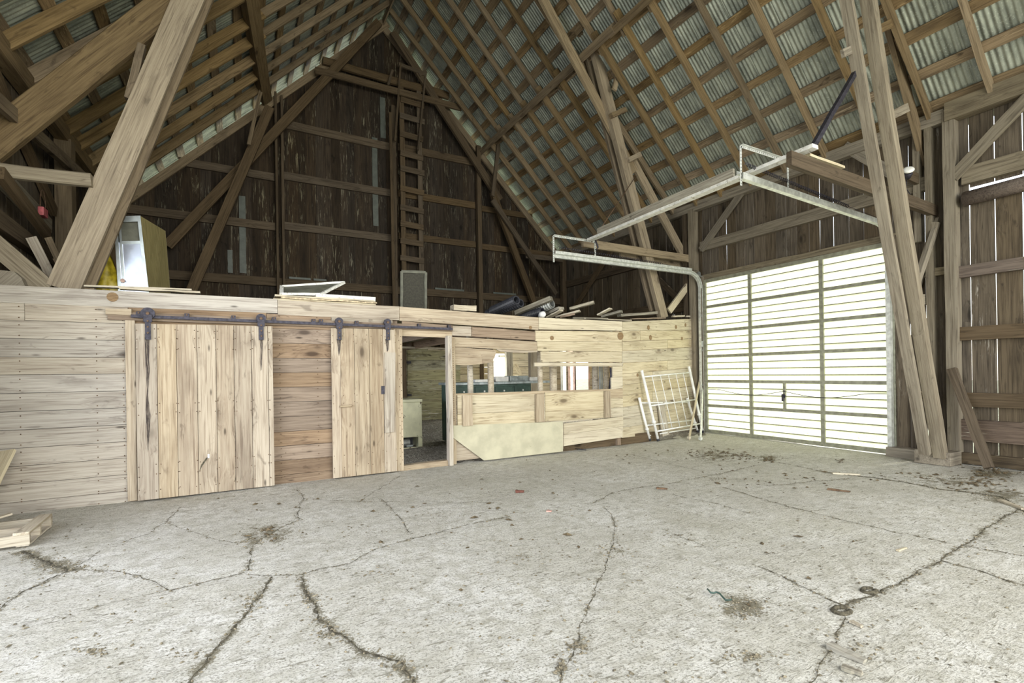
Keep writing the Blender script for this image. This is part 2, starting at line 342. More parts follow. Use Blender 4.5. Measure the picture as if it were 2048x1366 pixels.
def tube(name, pts, r, m, parent=None, k=8, closed_ends=True, smooth=True, radii=None, W=None):
    pts = [Vector(p) for p in pts]; vs = []; fs = []; N = len(pts)
    O = pts[0].copy()
    up = Vector((.13, .27, .95))
    for i, p in enumerate(pts):
        d = (pts[min(i + 1, N - 1)] - pts[max(i - 1, 0)]).normalized()
        a = d.cross(up)
        if a.length < .05: a = d.cross(Vector((1, 0, 0)))
        a.normalize(); b = d.cross(a); rr = radii[i] if radii else r
        for j in range(k):
            t = 2 * math.pi * j / k; vs.append(p - O + (a * math.cos(t) + b * math.sin(t)) * rr)
    for i in range(N - 1):
        for j in range(k):
            a = i * k + j; b = i * k + (j + 1) % k; fs.append((a, b, b + k, a + k))
    if closed_ends: fs.append(tuple(range(k - 1, -1, -1))); fs.append(tuple((N - 1) * k + j for j in range(k)))
    o = link(name, vs, fs, m, parent, Matrix.Translation(O), False)
    if smooth:
        for p_ in o.data.polygons: p_.use_smooth = len(p_.vertices) == 4
    return o
def pipe(name, A, B, ro, ri, m, parent=None, k=14, ribs=0):
    A, B = Vector(A), Vector(B); d = (B - A); L = d.length; d.normalize(); W, _ = frame(A, B, (0, 0, 1)); vs = []; fs = []
    st = max(2, ribs * 4 + 1) if ribs else 2; ring = []
    for i in range(st):
        r = ro + (.012 * math.sin(i * math.pi / 2) if ribs else 0); ring.append((L * i / (st - 1), r))
    ring += [(L, ri), (0, ri)]
    for x, r in ring:
        for j in range(k): t = 2 * math.pi * j / k; vs.append((x, r * math.cos(t), r * math.sin(t)))
    R_ = len(ring)
    for i in range(R_):
        for j in range(k):
            a = i * k + j; b = i * k + (j + 1) % k; a2 = ((i + 1) % R_) * k + j; b2 = ((i + 1) % R_) * k + (j + 1) % k
            fs.append((a, b, b2, a2))
    return link(name, vs, fs, m, parent, W)
def disc(name, C, axis, r, t, m, parent=None, k=16, r2=None):
    A = Vector(C) - Vector(axis).normalized() * t / 2; B = Vector(C) + Vector(axis).normalized() * t / 2
    o = tube(name, [A, B], r, m, parent, k, smooth=False, radii=[r, r2 or r]); return o

# ================================================================== GROUND AND FLOOR
o = link('ground', [(-60, -60, -.16), (70, -60, -.16), (70, 80, -.16), (-60, 80, -.16)], [(0, 1, 2, 3)], 'grass'); o['kind'] = 'structure'
Z6 = lambda L: [(x / 2, 940 + y / 2) for x, y in L]
Z7 = lambda L: [(1024 + x / 2, 840 + y / 2) for x, y in L]
CR = [  # width in metres, polyline in photo pixels
 (.045, Z6([(90, 320), (150, 350), (210, 380), (270, 400), (300, 395)])), (.012, Z6([(300, 395), (350, 398), (500, 410), (600, 440), (680, 480)])),
 (.014, Z6([(0, 555), (60, 510), (150, 460), (240, 415), (290, 395)])), (.012, Z6([(680, 480), (800, 450), (920, 425), (990, 405), (1000, 360), (1010, 310)])),
 (.010, Z6([(1000, 415), (1080, 420), (1210, 415), (1300, 390), (1400, 370), (1500, 315), (1600, 285), (1800, 235), (1900, 210), (2040, 185)])),
 (.020, Z6([(1085, 425), (1050, 490), (1000, 550), (930, 630), (870, 700), (800, 790), (740, 870)])),
 (.024, Z6([(1205, 425), (1225, 490), (1265, 540), (1270, 590), (1330, 640), (1400, 680), (1500, 735), (1590, 755), (1620, 800), (1650, 880)])),
 (.005, Z6([(80, 610), (300, 570), (500, 515), (660, 480)])), (.007, Z6([(720, 145), (665, 205), (600, 250), (480, 290)])),
 (.006, Z6([(665, 205), (780, 250), (870, 280), (960, 300)])), (.008, Z6([(1185, 75), (1215, 110), (1190, 170), (1195, 200), (1120, 230), (1000, 310)])),
 (.009, Z6([(1520, 110), (1590, 180), (1620, 220), (1650, 255)])), (.006, Z6([(1430, 130), (1600, 20)])), (.006, Z6([(300, 390), (400, 320)])),
 (.007, Z6([(1215, 110), (1440, 125), (1700, 125), (2000, 130)])),
 (.016, Z7([(2040, 350), (1950, 400), (1860, 460), (1790, 510), (1700, 570), (1600, 620), (1500, 665), (1330, 740)])),
 (.010, Z7([(970, 575), (1080, 620), (1200, 680), (1330, 740)])), (.014, Z7([(1720, 560), (1870, 600), (2060, 660)])), (.012, Z7([(1800, 500), (1950, 525), (2060, 547)])),
 (.024, Z7([(2060, 370), (2010, 340), (1950, 305), (1850, 290), (1700, 275), (1560, 245), (1450, 230), (1350, 220), (1220, 200)])),
 (.008, Z7([(1350, 235), (1200, 245), (990, 265)])), (.007, Z7([(640, 295), (800, 330), (980, 380)])),
 (.010, Z7([(850, 268), (950, 300), (1100, 345), (1320, 400), (1540, 450), (1740, 490)])), (.009, Z7([(980, 180), (850, 210), (640, 250), (400, 290), (330, 330)])),
 (.007, Z7([(370, 350), (410, 400), (405, 480), (380, 560), (340, 650), (300, 760), (265, 880)])), (.007, Z7([(460, 130), (560, 155), (740, 200)])),
 (.008, Z7([(1330, 740), (1320, 820), (1300, 880), (1240, 960), (1190, 1050)])), (.009, Z7([(1220, 200), (1100, 175), (960, 150), (780, 110)])),
 (.006, Z7([(600, 430), (700, 475), (800, 510)])), (.009, Z7([(265, 880), (230, 950), (190, 1050)])),
]
PATCH = [(540, 1065, 75, 26, .8), (510, 1080, 40, 14, .8), (120, 1130, 50, 20, .9), (720, 1065, 60, 16, .4), (620, 1190, 40, 16, .5), (650, 1260, 30, 30, .6), (500, 1200, 25, 22, .6),
         (760, 1145, 50, 14, .4), (185, 1300, 35, 12, .7), (370, 1305, 40, 12, .35), (1060, 1110, 60, 20, .45), (1230, 1100, 50, 14, .6), (1360, 1075, 120, 26, .35), (1490, 1210, 55, 24, 1.1),
         (1430, 912, 60, 14, .8), (1540, 915, 40, 8, .9), (1900, 960, 80, 14, .8), (2000, 990, 70, 16, 1.0), (1990, 945, 70, 10, 1.1), (1500, 1310, 70, 14, .6), (1155, 1290, 35, 14, .7), (1120, 1325, 14, 30, .7),
         (1440, 960, 20, 8, .4), (880, 1030, 50, 10, .35), (60, 1050, 90, 14, .6), (800, 1330, 30, 18, .6), (1720, 1290, 50, 20, .4), (1380, 900, 60, 7, .5), (1200, 885, 60, 6, .8), (960, 915, 60, 8, .5)]
def wiggle(pts, step=.035, amp=.014, rnd=random.Random(3)):
    out = []
    for a, b in zip(pts, pts[1:]):
        L = (b - a).length; k = max(1, int(L / step)); nrm = Vector((-(b - a).y, (b - a).x, 0)).normalized()
        o1 = 0.0
        for i in range(k):
            o1 = .75 * o1 + rnd.uniform(-amp, amp) * .7
            e = math.sin(math.pi * i / k)
            out.append(a.lerp(b, i / k) + nrm * o1 * e)
    out.append(pts[-1]); return out
CRW = []
for w, pl_ in CR:
    pts = [P(x, y, Z=0) for x, y in pl_]; CRW.append((w, wiggle(pts, .04, .018)))
dx = .035
gx = np.arange(-2.7, 10.2, dx); gy = np.arange(-.2, 7.9, dx)
GX, GY = np.meshgrid(gx, gy, indexing='ij')
D = np.full(GX.shape, 9.0)
dirt = np.zeros(GX.shape)
for w, pts in CRW:
    for a, b in zip(pts[::3], pts[3::3] + [pts[-1]]):
        ax, ay, bx, by = a.x, a.y, b.x, b.y; Ls = (bx - ax) ** 2 + (by - ay) ** 2 + 1e-9
        i0, i1 = np.searchsorted(gx, [min(ax, bx) - .35, max(ax, bx) + .35]); j0, j1 = np.searchsorted(gy, [min(ay, by) - .35, max(ay, by) + .35])
        if i1 <= i0 or j1 <= j0: continue
        sx_, sy_ = GX[i0:i1, j0:j1], GY[i0:i1, j0:j1]
        t = np.clip(((sx_ - ax) * (bx - ax) + (sy_ - ay) * (by - ay)) / Ls, 0, 1)
        q = np.hypot(sx_ - ax - t * (bx - ax), sy_ - ay - t * (by - ay))
        dirt[i0:i1, j0:j1] = np.maximum(dirt[i0:i1, j0:j1], np.exp(-(q / (w * 1.8 + .012)) ** 2) * (.45 + min(w, .03) * 12))
for (px, py, rx, ry, s) in PATCH:
    c = P(px, py, Z=0); ex = P(px + rx, py, Z=0) - c; ey = P(px, py - ry, Z=0) - c
    det = ex.x * ey.y - ex.y * ey.x
    u = ((GX - c.x) * ey.y - (GY - c.y) * ey.x) / det; v = ((GY - c.y) * ex.x - (GX - c.x) * ex.y) / det
    dirt = np.maximum(dirt, s * .85 * np.exp(-(u * u + v * v)))
rs = np.random.RandomState(5)
def vnoise(X, Y, f):
    X = X * f + 100; Y = Y * f + 100; i = X.astype(int); j = Y.astype(int); u = X - i; v = Y - j; u = u * u * (3 - 2 * u); v = v * v * (3 - 2 * v)
    T = np.random.RandomState(int(f * 10)).rand(256, 256); g = lambda a, b: T[a % 256, b % 256]
    return g(i, j) * (1 - u) * (1 - v) + g(i + 1, j) * u * (1 - v) + g(i, j + 1) * (1 - u) * v + g(i + 1, j + 1) * u * v - .5
H = vnoise(GX, GY, .6) * .02 + vnoise(GX, GY, 2.3) * .008 + vnoise(GX, GY, 9) * .004 - dirt * .006 - .008
nx, ny = GX.shape
verts = np.stack([GX, GY, H], -1).reshape(-1, 3)
idx = np.arange(nx * ny).reshape(nx, ny)
quads = np.stack([idx[:-1, :-1], idx[1:, :-1], idx[1:, 1:], idx[:-1, 1:]], -1).reshape(-1, 4)
me = bpy.data.meshes.new('floor'); me.vertices.add(len(verts)); me.vertices.foreach_set('co', verts.ravel())
me.loops.add(quads.size); me.loops.foreach_set('vertex_index', quads.ravel().astype(np.int32))
me.polygons.add(len(quads)); me.polygons.foreach_set('loop_start', np.arange(0, quads.size, 4, dtype=np.int32)); me.update(); me.validate()
at = me.attributes.new('dirt', 'FLOAT', 'POINT'); at.data.foreach_set('value', dirt.reshape(-1).astype(np.float32))
me.polygons.foreach_set('use_smooth', [True] * len(me.polygons)); me.materials.append(M['concrete'])
floor = place('floor', me); floor['kind'] = 'structure'
link('floor_slab', [(x, y, z) for z in (-.5, -.06) for x, y in ((-3, -4.2), (10.2, -4.2), (10.2, 7.9), (-3, 7.9))], [(0, 3, 2, 1), (4, 5, 6, 7), (0, 1, 5, 4), (1, 2, 6, 5), (2, 3, 7, 6), (3, 0, 4, 7)], 'concrete', floor)
def fz(x, y):
    i = min(max(int((x - gx[0]) / dx), 0), nx - 1); j = min(max(int((y - gy[0]) / dx), 0), ny - 1); return float(H[i, j])
# soil lying in the cracks: ragged ribbons that are part of the floor
for w, pts in CRW:
    fine = wiggle(pts, .015, .004); vs = []; fs = []
    for i, p in enumerate(fine):
        d = (fine[min(i + 1, len(fine) - 1)] - fine[max(i - 1, 0)]); nn = Vector((-d.y, d.x, 0)); nn = nn.normalized() if nn.length > 0 else Vector((1, 0, 0))
        ww = w * RN.choice([.15, .3, .5, .7, 1.0]) * .55
        z = fz(p.x, p.y) + .0035
        vs += [p + nn * ww + UP * z, p - nn * ww * RN.uniform(.4, 1.2) + UP * z, p + UP * (z + .004 * min(1, w / .02) * RN.random())]
    for i in range(len(fine) - 1):
        a = i * 3; fs += [(a, a + 2, a + 5, a + 3), (a + 2, a + 1, a + 4, a + 5)]
    link('crack', vs, fs, 'soil', floor)

# ================================================================== WALLS
NYG = 13.3
def rooftop(x): return min(14.79 - x, 7.75 + x)
# gable wall: upright boards, upper and lower tier
wall_back = struct('wall_back', (3.5, NYG, 0))
x = -2.42
while x < 9.42:
    w = RN.uniform(.17, .245); x2 = min(x + w, 9.45)
    a, b = x - .0015, x2 + .0015; yo = RN.uniform(0, .014)
    cut = lambda q: max(rooftop(q) - .25, 4.0)
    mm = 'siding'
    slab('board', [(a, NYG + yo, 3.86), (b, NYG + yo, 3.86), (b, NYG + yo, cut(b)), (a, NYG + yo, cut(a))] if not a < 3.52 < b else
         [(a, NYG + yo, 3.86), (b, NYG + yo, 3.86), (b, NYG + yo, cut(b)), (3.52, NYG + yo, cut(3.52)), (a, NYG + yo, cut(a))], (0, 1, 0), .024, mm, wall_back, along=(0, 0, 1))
    x = x2
x = -2.42
while x < 9.42:
    w = RN.uniform(.19, .27); x2 = min(x + w, 9.45); a, b = x - .002, x2 + .002; yo = RN.uniform(0.02, .035)
    if not (6.6 < (a + b) / 2 < 7.2):
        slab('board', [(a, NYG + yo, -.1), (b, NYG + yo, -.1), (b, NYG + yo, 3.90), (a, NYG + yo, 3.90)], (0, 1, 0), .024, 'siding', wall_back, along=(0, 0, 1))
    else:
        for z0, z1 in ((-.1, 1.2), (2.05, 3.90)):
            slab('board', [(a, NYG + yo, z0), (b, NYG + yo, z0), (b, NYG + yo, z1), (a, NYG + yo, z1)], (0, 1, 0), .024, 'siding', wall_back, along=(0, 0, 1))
    x = x2
for (x0, x1, z, h) in [(-2.4, 9.4, 3.75, .2), (-2.3, .8, 5.12, .19), (1.0, 3.65, 5.16, .19), (3.88, 6.2, 5.27, .18), (6.42, 9.3, 5.25, .17),
                       (-1.15, .8, 6.33, .18), (1.0, 3.65, 6.40, .19), (3.88, 6.2, 6.44, .19), (6.42, 8.2, 6.40, .17), (.95, 3.65, 7.68, .2), (3.88, 6.15, 7.72, .2)]:
    beam('girt', (x0, NYG - .04, z), (x1, NYG - .04, z + RN.uniform(-.02, .02)), .06, h, 'girt', wall_back, side=(0, 0, 1), seg=8)
for (x0, t, z1) in [(.83, .055, 8.35), (.965, .055, 8.3), (3.72, .11, 8.75), (6.27, .13, 8.2), (-.0, 0, 0), (9.3, .16, 5.2), (-2.28, .16, 5.2)]:
    if t: beam('post', (x0, NYG - .15, 0), (x0 + .01, NYG - .15, z1), t, .14, 'girt', wall_back, side=(0, 1, 0), seg=6)
# tall narrow pale strips on the gable boards
for (a, b, c, d) in [(484, 392, 484, 546), (749, 275, 752, 452), (765, 195, 762, 275), (460, 500, 462, 546)]:
    A = P(a, b, Y=NYG - .012); B = P(c, d, Y=NYG - .012)
    beam('metal_strip', A, (A.x, NYG - .012, B.z), .14 if a != 460 else .1, .01, 'palestrip', wall_back)
for px, py, ww in [(600, 560, .5), (640, 556, .3), (900, 582, .9), (1010, 578, .8)]:
    A = P(px, py, Y=NYG - .09); box('light_slat', (A.x, NYG - .075, 3.88), (ww, .012, .05), 'palestrip', wall_back)
# collar boards near the peak
t = beam('collar_beam', P(630, 140, Y=12.92), P(922, 216, Y=12.92), .17, .05, 'girt', None); tag(t, 'long thin collar board nailed across the two rakes near the gable peak', 'beam')
t = beam('collar_log', P(645, 121, Y=13.12), P(897, 192, Y=13.12), .2, .16, 'girt', None, seg=9, jit=.018, cham=.25); tag(t, 'rough rounded log behind the thin collar board below the peak', 'beam')

# right side wall
XR = 9.45
wall_right = struct('wall_right', (XR, 5, 0))
DY0, DY1, DZ = 3.93, 7.68, 3.5
y = -1.0
while y < 13.25:
    w = RN.uniform(.19, .26) if y > 3.5 else RN.uniform(.24, .30); y2 = y + w
    g = RN.choice([.004, .006, .009, .014]) if 3.3 < y < 9 else .004 if y >= 9 else RN.choice([.008, .012, .015])
    a, b = y + g / 2, y2 - g / 2; xo = RN.uniform(0, .01); m_ = (a + b) / 2
    if DY0 - .05 < m_ < DY1 + .05: segs = [(DZ + .02, 5.3)]
    elif 11.85 < m_ < 12.75: segs = [(-.1, .6), (1.85, 5.3)]
    else: segs = [(-.1, 5.3)] if y > 2.85 else [(-.1 if RN.random() < .6 else .0, 4.02), (4.08, 5.3)]
    for z0, z1 in segs:
        k = 3; ed = [RN.uniform(-.004, .004) for _ in range(8)]
        pts = [(XR + xo, a + ed[0], z0), (XR + xo, b + ed[1], z0), (XR + xo, b + ed[2], (z0 + z1) / 2), (XR + xo, b + ed[3], z1), (XR + xo, a + ed[4], z1), (XR + xo, a + ed[5], (z0 + z1) / 2)]
        slab('board', pts, (1, 0, 0), .022, 'sidingR', wall_right, along=(0, 0, 1))
    y = y2
def girtR(y0, y1, z, h, mm='girtR', t=.09, x=None, **k):
    return beam('girt', (x or XR - t / 2 - .002, y0, z), (x or XR - t / 2 - .002, y1, z), t, h, mm, wall_right, side=(0, 0, 1), seg=8, **k)
girtR(3.4, 7.75, 4.30, .22); girtR(-1, 3.05, 4.245, .25); girtR(-1, 3.1, 2.84, .17, 'reddish'); girtR(-1, 3.1, 1.92, .2, 'girt', jit=.01); girtR(-1, 3.1, .95, .2, 'girt', jit=.015)
girtR(-1, 3.1, .5, .3, 'reddish', jit=.01); girtR(-1, 3.1, .08, .16, 'sidingR'); girtR(3.2, 3.9, 2.9, .12); girtR(8.1, 13.2, 3.0, .28, 'girt'); girtR(8.1, 13.2, 4.3, .2, 'girt')
lg = tube('rounded_girt', [(XR - .1, 3.02, 3.90), (XR - .1, 2.4, 3.91), (XR - .1, 1.5, 3.90), (XR - .1, -1, 3.9)], .105, 'reddish', wall_right, k=10)
beam('wall_plate', (XR - .12, -1, 5.24), (XR - .12, 3.2, 5.24), .18, .27, 'girtR', wall_right, side=(0, 0, 1), seg=8)
beam('wall_plate', (XR - .10, 3.22, 5.22), (XR - .10, 13.2, 5.28), .14, .2, 'girtR', wall_right, side=(0, 0, 1), seg=12)
for (yy, z0, z1, w, t, mm) in [(3.16, 0, 5.3, .14, .16, 'beamgrey'), (3.42, 0, 5.15, .08, .14, 'girtR'), (3.58, 3.4, 5.15, .09, .1, 'girtR'), (7.92, 0, 5.2, .16, .16, 'girtR'), (8.12, 0, 5.2, .12, .14, 'girt'), (7.74, 0, 3.6, .10, .08, 'girtR')]:
    beam('post', (XR - t / 2 - .02, yy, z0), (XR - t / 2 - .02, yy + .01, z1), w, t, mm, wall_right, side=(1, 0, 0), seg=7, jit=.005)
for (A, B, w) in [(P(1402, 500, X=9.33), P(1490, 375, X=9.33), .14), (P(1905, 355, X=9.3), P(2070, 180, X=9.3), .15), (P(1830, 585, X=9.33), P(1872, 445, X=9.33), .1), (P(1690, 292, X=9.34), P(1790, 350, X=9.34), .16)]:
    beam('wall_brace', A, B, w, .06, 'girtR', wall_right, side=(1, 0, 0), seg=5)
for A, B in [((9.3, 12.9, 3.2), (9.3, 10.6, 5.0)), ((9.3, 8.4, 3.2), (9.3, 10.3, 5.0))]:
    beam('wall_brace', A, B, .14, .06, 'girt', wall_right, side=(1, 0, 0))
# horizontal lining boards on the stall part of the right wall and gable
for i in range(11):
    z = .12 + i * .2
    for (y0, y1) in ([(7.95, 13.1)] if not (.55 < z < 1.9) else [(7.95, 11.85), (12.72, 13.1)]):
        beam('lining_board', (XR - .14, y0, z), (XR - .14, y1, z), .02, .19, 'cream', wall_right, side=(0, 0, 1), seg=3)
    for (x0, x1) in ([(-2.3, 4.6), (4.61, 9.2)] if not (1.2 < z < 2.0) else [(-2.3, 4.6), (4.61, 6.6), (7.2, 9.2)]):
        beam('lining_board', (x0, 13.1, z), (x1, 13.1, z), .02, .19, 'stalldirty' if x0 < 0 else 'cream', wall_back, side=(0, 0, 1), seg=4)

# left side wall (only its far part is in view; a wide doorway is open in front of it)
XL = -2.41
wall_left = struct('wall_left', (XL, 10, 0))
y = 5.6
while y < 13.25:
    w = RN.uniform(.17, .24); y2 = y + w; g = RN.choice([.004, .006, .012])
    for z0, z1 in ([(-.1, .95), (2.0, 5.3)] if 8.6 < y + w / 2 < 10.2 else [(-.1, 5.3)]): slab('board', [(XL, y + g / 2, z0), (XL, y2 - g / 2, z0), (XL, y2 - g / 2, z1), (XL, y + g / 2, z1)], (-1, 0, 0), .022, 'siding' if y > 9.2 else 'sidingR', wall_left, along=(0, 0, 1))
    y = y2
for (A, B, w, t, mm) in [((XL + .1, 5.6, 5.15), (XL + .1, 13.2, 5.2), .22, .16, 'beam'), ((XL + .06, 5.6, 3.95), (XL + .06, 9.2, 3.62), .2, .1, 'beamgrey'),
                         ((XL + .06, 5.6, 3.3), (XL + .06, 13.2, 3.05), .2, .1, 'girt'), ((XL + .06, 7.4, 4.95), (XL + .06, 9.5, 3.9), .15, .07, 'girt')]:
    beam('girt', A, B, w, t, mm, wall_left, side=(1, 0, 0), seg=6)
A = P(120, 330, X=XL + .1); beam('post', (XL + .11, A.y + .2, 0), (XL + .11, A.y + .2, 5.1), .22, .2, 'beam', wall_left, side=(1, 0, 0))

# ================================================================== ROOF
roofR = struct('roof_right', (6.5, 6, 8.3)); roofL = struct('roof_left', (.6, 6, 8.3))
S2 = math.sqrt(.5)
def onroof(side, y, s, d):
    """point on a roof plane: s along the slope from the eave, d below the sheets"""
    if side > 0: return Vector((9.45 - s * S2 - d * S2, y, 5.34 + s * S2 - d * S2))
    return Vector((XL + s * S2 + d * S2, y, 5.34 + s * S2 - d * S2))
SL = 5.93 / S2
pitch = .0676
def sheetmesh(L, n):
    k = 6; vs = []; fs = []; N = n * k + 1
    for i in range(2):
        for j in range(N):
            vs.append((i * L, j * pitch / k, .009 * math.sin(2 * math.pi * j / k)))
    for j in range(N - 1): fs.append((j, N + j, N + j + 1, j + 1))
    me = bpy.data.meshes.new('corrugated_sheet'); me.from_pydata(vs, [], fs); me.materials.append(M['sheet'])
    me.polygons.foreach_set('use_smooth', [True] * len(me.polygons)); return me
m1 = sheetmesh(4.45, 10); m2 = sheetmesh(4.45, 10)
for side, par in ((1, roofR), (-1, roofL)):
    nrm = Vector((side * S2, 0, S2)); xd = Vector((-side * S2, 0, S2))
    y = -4.2; i = 0
    while y < 13.75:
        for s0, mm_, lift in ((-.35, m1, 0.0), (SL - 4.45 + .02, m2, .012)):
            A = onroof(side, y, s0, -.012 - lift - .004 * (i % 2)); yv = nrm.cross(xd)
            if yv.y < 0: A.y += .676 
            W = Matrix(((xd.x, yv.x, nrm.x, A.x), (xd.y, yv.y, nrm.y, A.y), (xd.z, yv.z, nrm.z, A.z), (0, 0, 0, 1)))
            place('corrugated_sheet', mm_, par, W)
        y += .64; i += 1
    ylim = [(-4.2, -.2), (-.2, 3.9), (3.9, 8.0), (8.0, 11.3), (11.3, 13.65)] if side > 0 else [(-4.2, 0), (0, 4.7), (4.7, 9.1), (9.1, 13.65)]
    for k in range(15):
        s = .14 + .55 * k; h = .135
        if s > SL - .1: s = SL - .12
        for (a, b) in ylim:
            A = onroof(side, a + .005, s + RN.uniform(-.02, .02), .025); B = onroof(side, b - .005, s + RN.uniform(-.02, .02), .025)
            beam('batten', A, B, RN.uniform(.15, .18), .026, 'batten', par, side=nrm, seg=8, jit=.008)
    ys = [2.0, 2.69, 3.40, 4.15, 4.93, 5.66, 6.39, 7.10, 7.76, 8.47, 9.18, 9.9, 10.6, 11.3, 12.0, 12.65] if side > 0 else [6.2, 6.9, 7.62, 8.36, 9.08, 9.85, 10.45, 11.15, 11.85, 12.5]
    ys = [-2.2, -1.5, -.8, -.1, .6, 1.3] + ([2.0, 2.7, 3.4, 4.1, 4.8, 5.5] if side < 0 else []) + ys
    for q, yy in enumerate(ys):
        sp = (4.05 + .0 * yy) if side > 0 else 3.35 + .062 * (yy - 5)
        hr = .15 if side > 0 else .17
        A = onroof(side, yy, -.02, .045 + hr / 2); B = onroof(side, yy + RN.uniform(-.03, .03), sp + .25, .045 + hr / 2)
        beam('rafter', A, B, RN.uniform(.045, .055), hr, 'rafter', par, side=nrm, seg=7, jit=.005)
        A = onroof(side, yy + .06, sp - .2, .115); B = onroof(side, yy + .05 + RN.uniform(-.03, .03), SL - .05, .115)
        beam('rafter', A, B, RN.uniform(.045, .055), .13, 'rafter', par, side=nrm, seg=7, jit=.006)
beam('ridge_board', (3.52, -4.2, 11.02), (3.52, 13.6, 11.02), .03, .2, 'rafter', roofR, side=(0, 0, 1))
beam('ridge_cap', (3.52, -4.2, 11.315), (3.52, 13.65, 11.315), .34, .012, 'zincd', roofR, side=(0, 0, 1))
# barge rafters standing inside the gable
for side, par in ((1, roofR), (-1, roofL)):
    beam('rake_rafter', onroof(side, 13.22, -.0, .27), onroof(side, 13.22, SL - .1, .27), .06, .17, 'rafter', par, side=(side * S2, 0, S2), seg=8)

# purlins
t = beam('purlin', (6.42, 13.2, 8.10), (6.42, 7.2, 8.10), .16, .26, 'beam', None, side=(1, 0, 1), seg=6); tag(t, 'heavy dark purlin under the right roof slope running to the gable', 'beam')
t = beam('purlin', (6.44, 7.35, 8.07), (6.5, -2, 8.07), .14, .22, 'beam', None, side=(1, 0, 1), seg=8); tag(t, 'nearer purlin length under the right roof slope above the door bay', 'beam')
t = beam('purlin', (.62, 13.1, 8.10), (.02, 7.3, 7.55), .24, .17, 'beam', None, side=(-1, 0, 1), seg=6); tag(t, 'doubled purlin under the left roof slope ending at the gable', 'beam')
t = beam('purlin', (.12, 7.55, 7.6), (.0, -2, 7.6), .24, .17, 'beam', None, side=(-1, 0, 1), seg=6); tag(t, 'left purlin length overhead above the concrete floor', 'beam')

# ================================================================== TIMBER BENTS
def member(name, label, a, b, Y, w, t, m, cat='beam', **k):
    A, B = P(*a, Y=Y), P(*b, Y=Y)
    if cat == 'post' and Y > 12 and w > .1: A = drop(A, B)
    o = beam(name, A, B, w, t, m, None, side=(0, 1, 0), **k); return tag(o, label, cat)
def drop(A, B, z=2.34):
    A, B = Vector(A), Vector(B)
    return A if A.z <= z else A + (B - A) * ((z - A.z) / (B.z - A.z))
def ext(a, b, f0, f1):
    return (a[0] + (b[0] - a[0]) * f0, a[1] + (b[1] - a[1]) * f0), (a[0] + (b[0] - a[0]) * f1, a[1] + (b[1] - a[1]) * f1)
# far bent standing in the gable
member('diagonal_brace', 'long diagonal timber from the gable peak down to the left loft floor', (758, 45), (335, 492), 12.95, .2, .09, 'girt', seg=8)
member('diagonal_brace', 'diagonal timber from the gable peak down to the right, below the roof rake', (785, 65), (1000, 400), 12.95, .2, .09, 'girt', seg=8)
member('slanted_post', 'slanted post left of the gable post, foot on the loft behind the panelled cabinet', (384, 580), (540, 215), 12.7, .2, .12, 'girt', 'post', seg=7)
member('slanted_post', 'slim round-edged stick beside the top of the left slanted post', (497, 290), (533, 135), 12.4, .07, .06, 'beam', 'post', jit=.008)
member('slanted_post', 'slanted post right of the ladder, foot behind the black pipes', (1070, 612), (985, 385), 12.9, .18, .12, 'girt', 'post', seg=7)
member('diagonal_brace', 'thin brace from the right slanted post down to the corner of the loft', (985, 400), (1112, 588), 12.75, .15, .06, 'girt')
member('short_brace', 'short upright brace under the far end of the right purlin', (1001, 255), (985, 392), 12.6, .11, .06, 'girt')
member('tie_beam', 'short tie board between the far slanted post and the right loft wall', (1052, 512), (1125, 520), 12.85, .14, .05, 'girt')
# middle bent: left half
a, b = (130, 575), (372, 0)
YB = 7.52
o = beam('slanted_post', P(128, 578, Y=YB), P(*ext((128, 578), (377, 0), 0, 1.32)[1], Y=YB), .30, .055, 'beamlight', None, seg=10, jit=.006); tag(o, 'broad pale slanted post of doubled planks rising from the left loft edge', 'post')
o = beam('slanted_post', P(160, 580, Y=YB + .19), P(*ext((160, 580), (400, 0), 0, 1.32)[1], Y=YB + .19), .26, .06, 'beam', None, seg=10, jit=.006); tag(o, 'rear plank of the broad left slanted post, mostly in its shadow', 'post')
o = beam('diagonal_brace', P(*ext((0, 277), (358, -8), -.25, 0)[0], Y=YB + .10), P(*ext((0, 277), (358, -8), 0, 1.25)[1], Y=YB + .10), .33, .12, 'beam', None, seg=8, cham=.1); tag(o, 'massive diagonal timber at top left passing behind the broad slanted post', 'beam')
o = beam('tie_beam', P(-120, 328, Y=YB - .06), P(184, 362, Y=YB - .06), .15, .1, 'beamgrey', None, cham=.15, jit=.006); tag(o, 'pale horizontal tie beam reaching the broad left slanted post', 'beam')
o = beam('foot_brace', P(-90, 420, Y=YB + .02), P(96, 578, Y=YB + .02), .2, .07, 'beamgrey', None); tag(o, 'pale foot brace with saw marks rising left from the broad slanted post', 'beam')
o = beam('filler_block', P(258, 200, Y=YB + .07), P(285, 92, Y=YB + .07), .08, .1, 'beam', None); tag(o, 'short upright filler block nailed to the broad slanted post', 'block')
o = beam('wall_brace', P(-40, 170, X=-2.2), P(190, 375, X=-2.2), .16, .07, 'beam', None, side=(1, 0, 0)); tag(o, 'thin dark brace crossing the left wall below the massive diagonal', 'beam')
o = beam('wall_brace', P(0, 345, X=-2.2), P(95, 470, X=-2.2), .14, .07, 'girt', None, side=(1, 0, 0)); tag(o, 'short brace on the left wall behind the pale tie beam', 'beam')
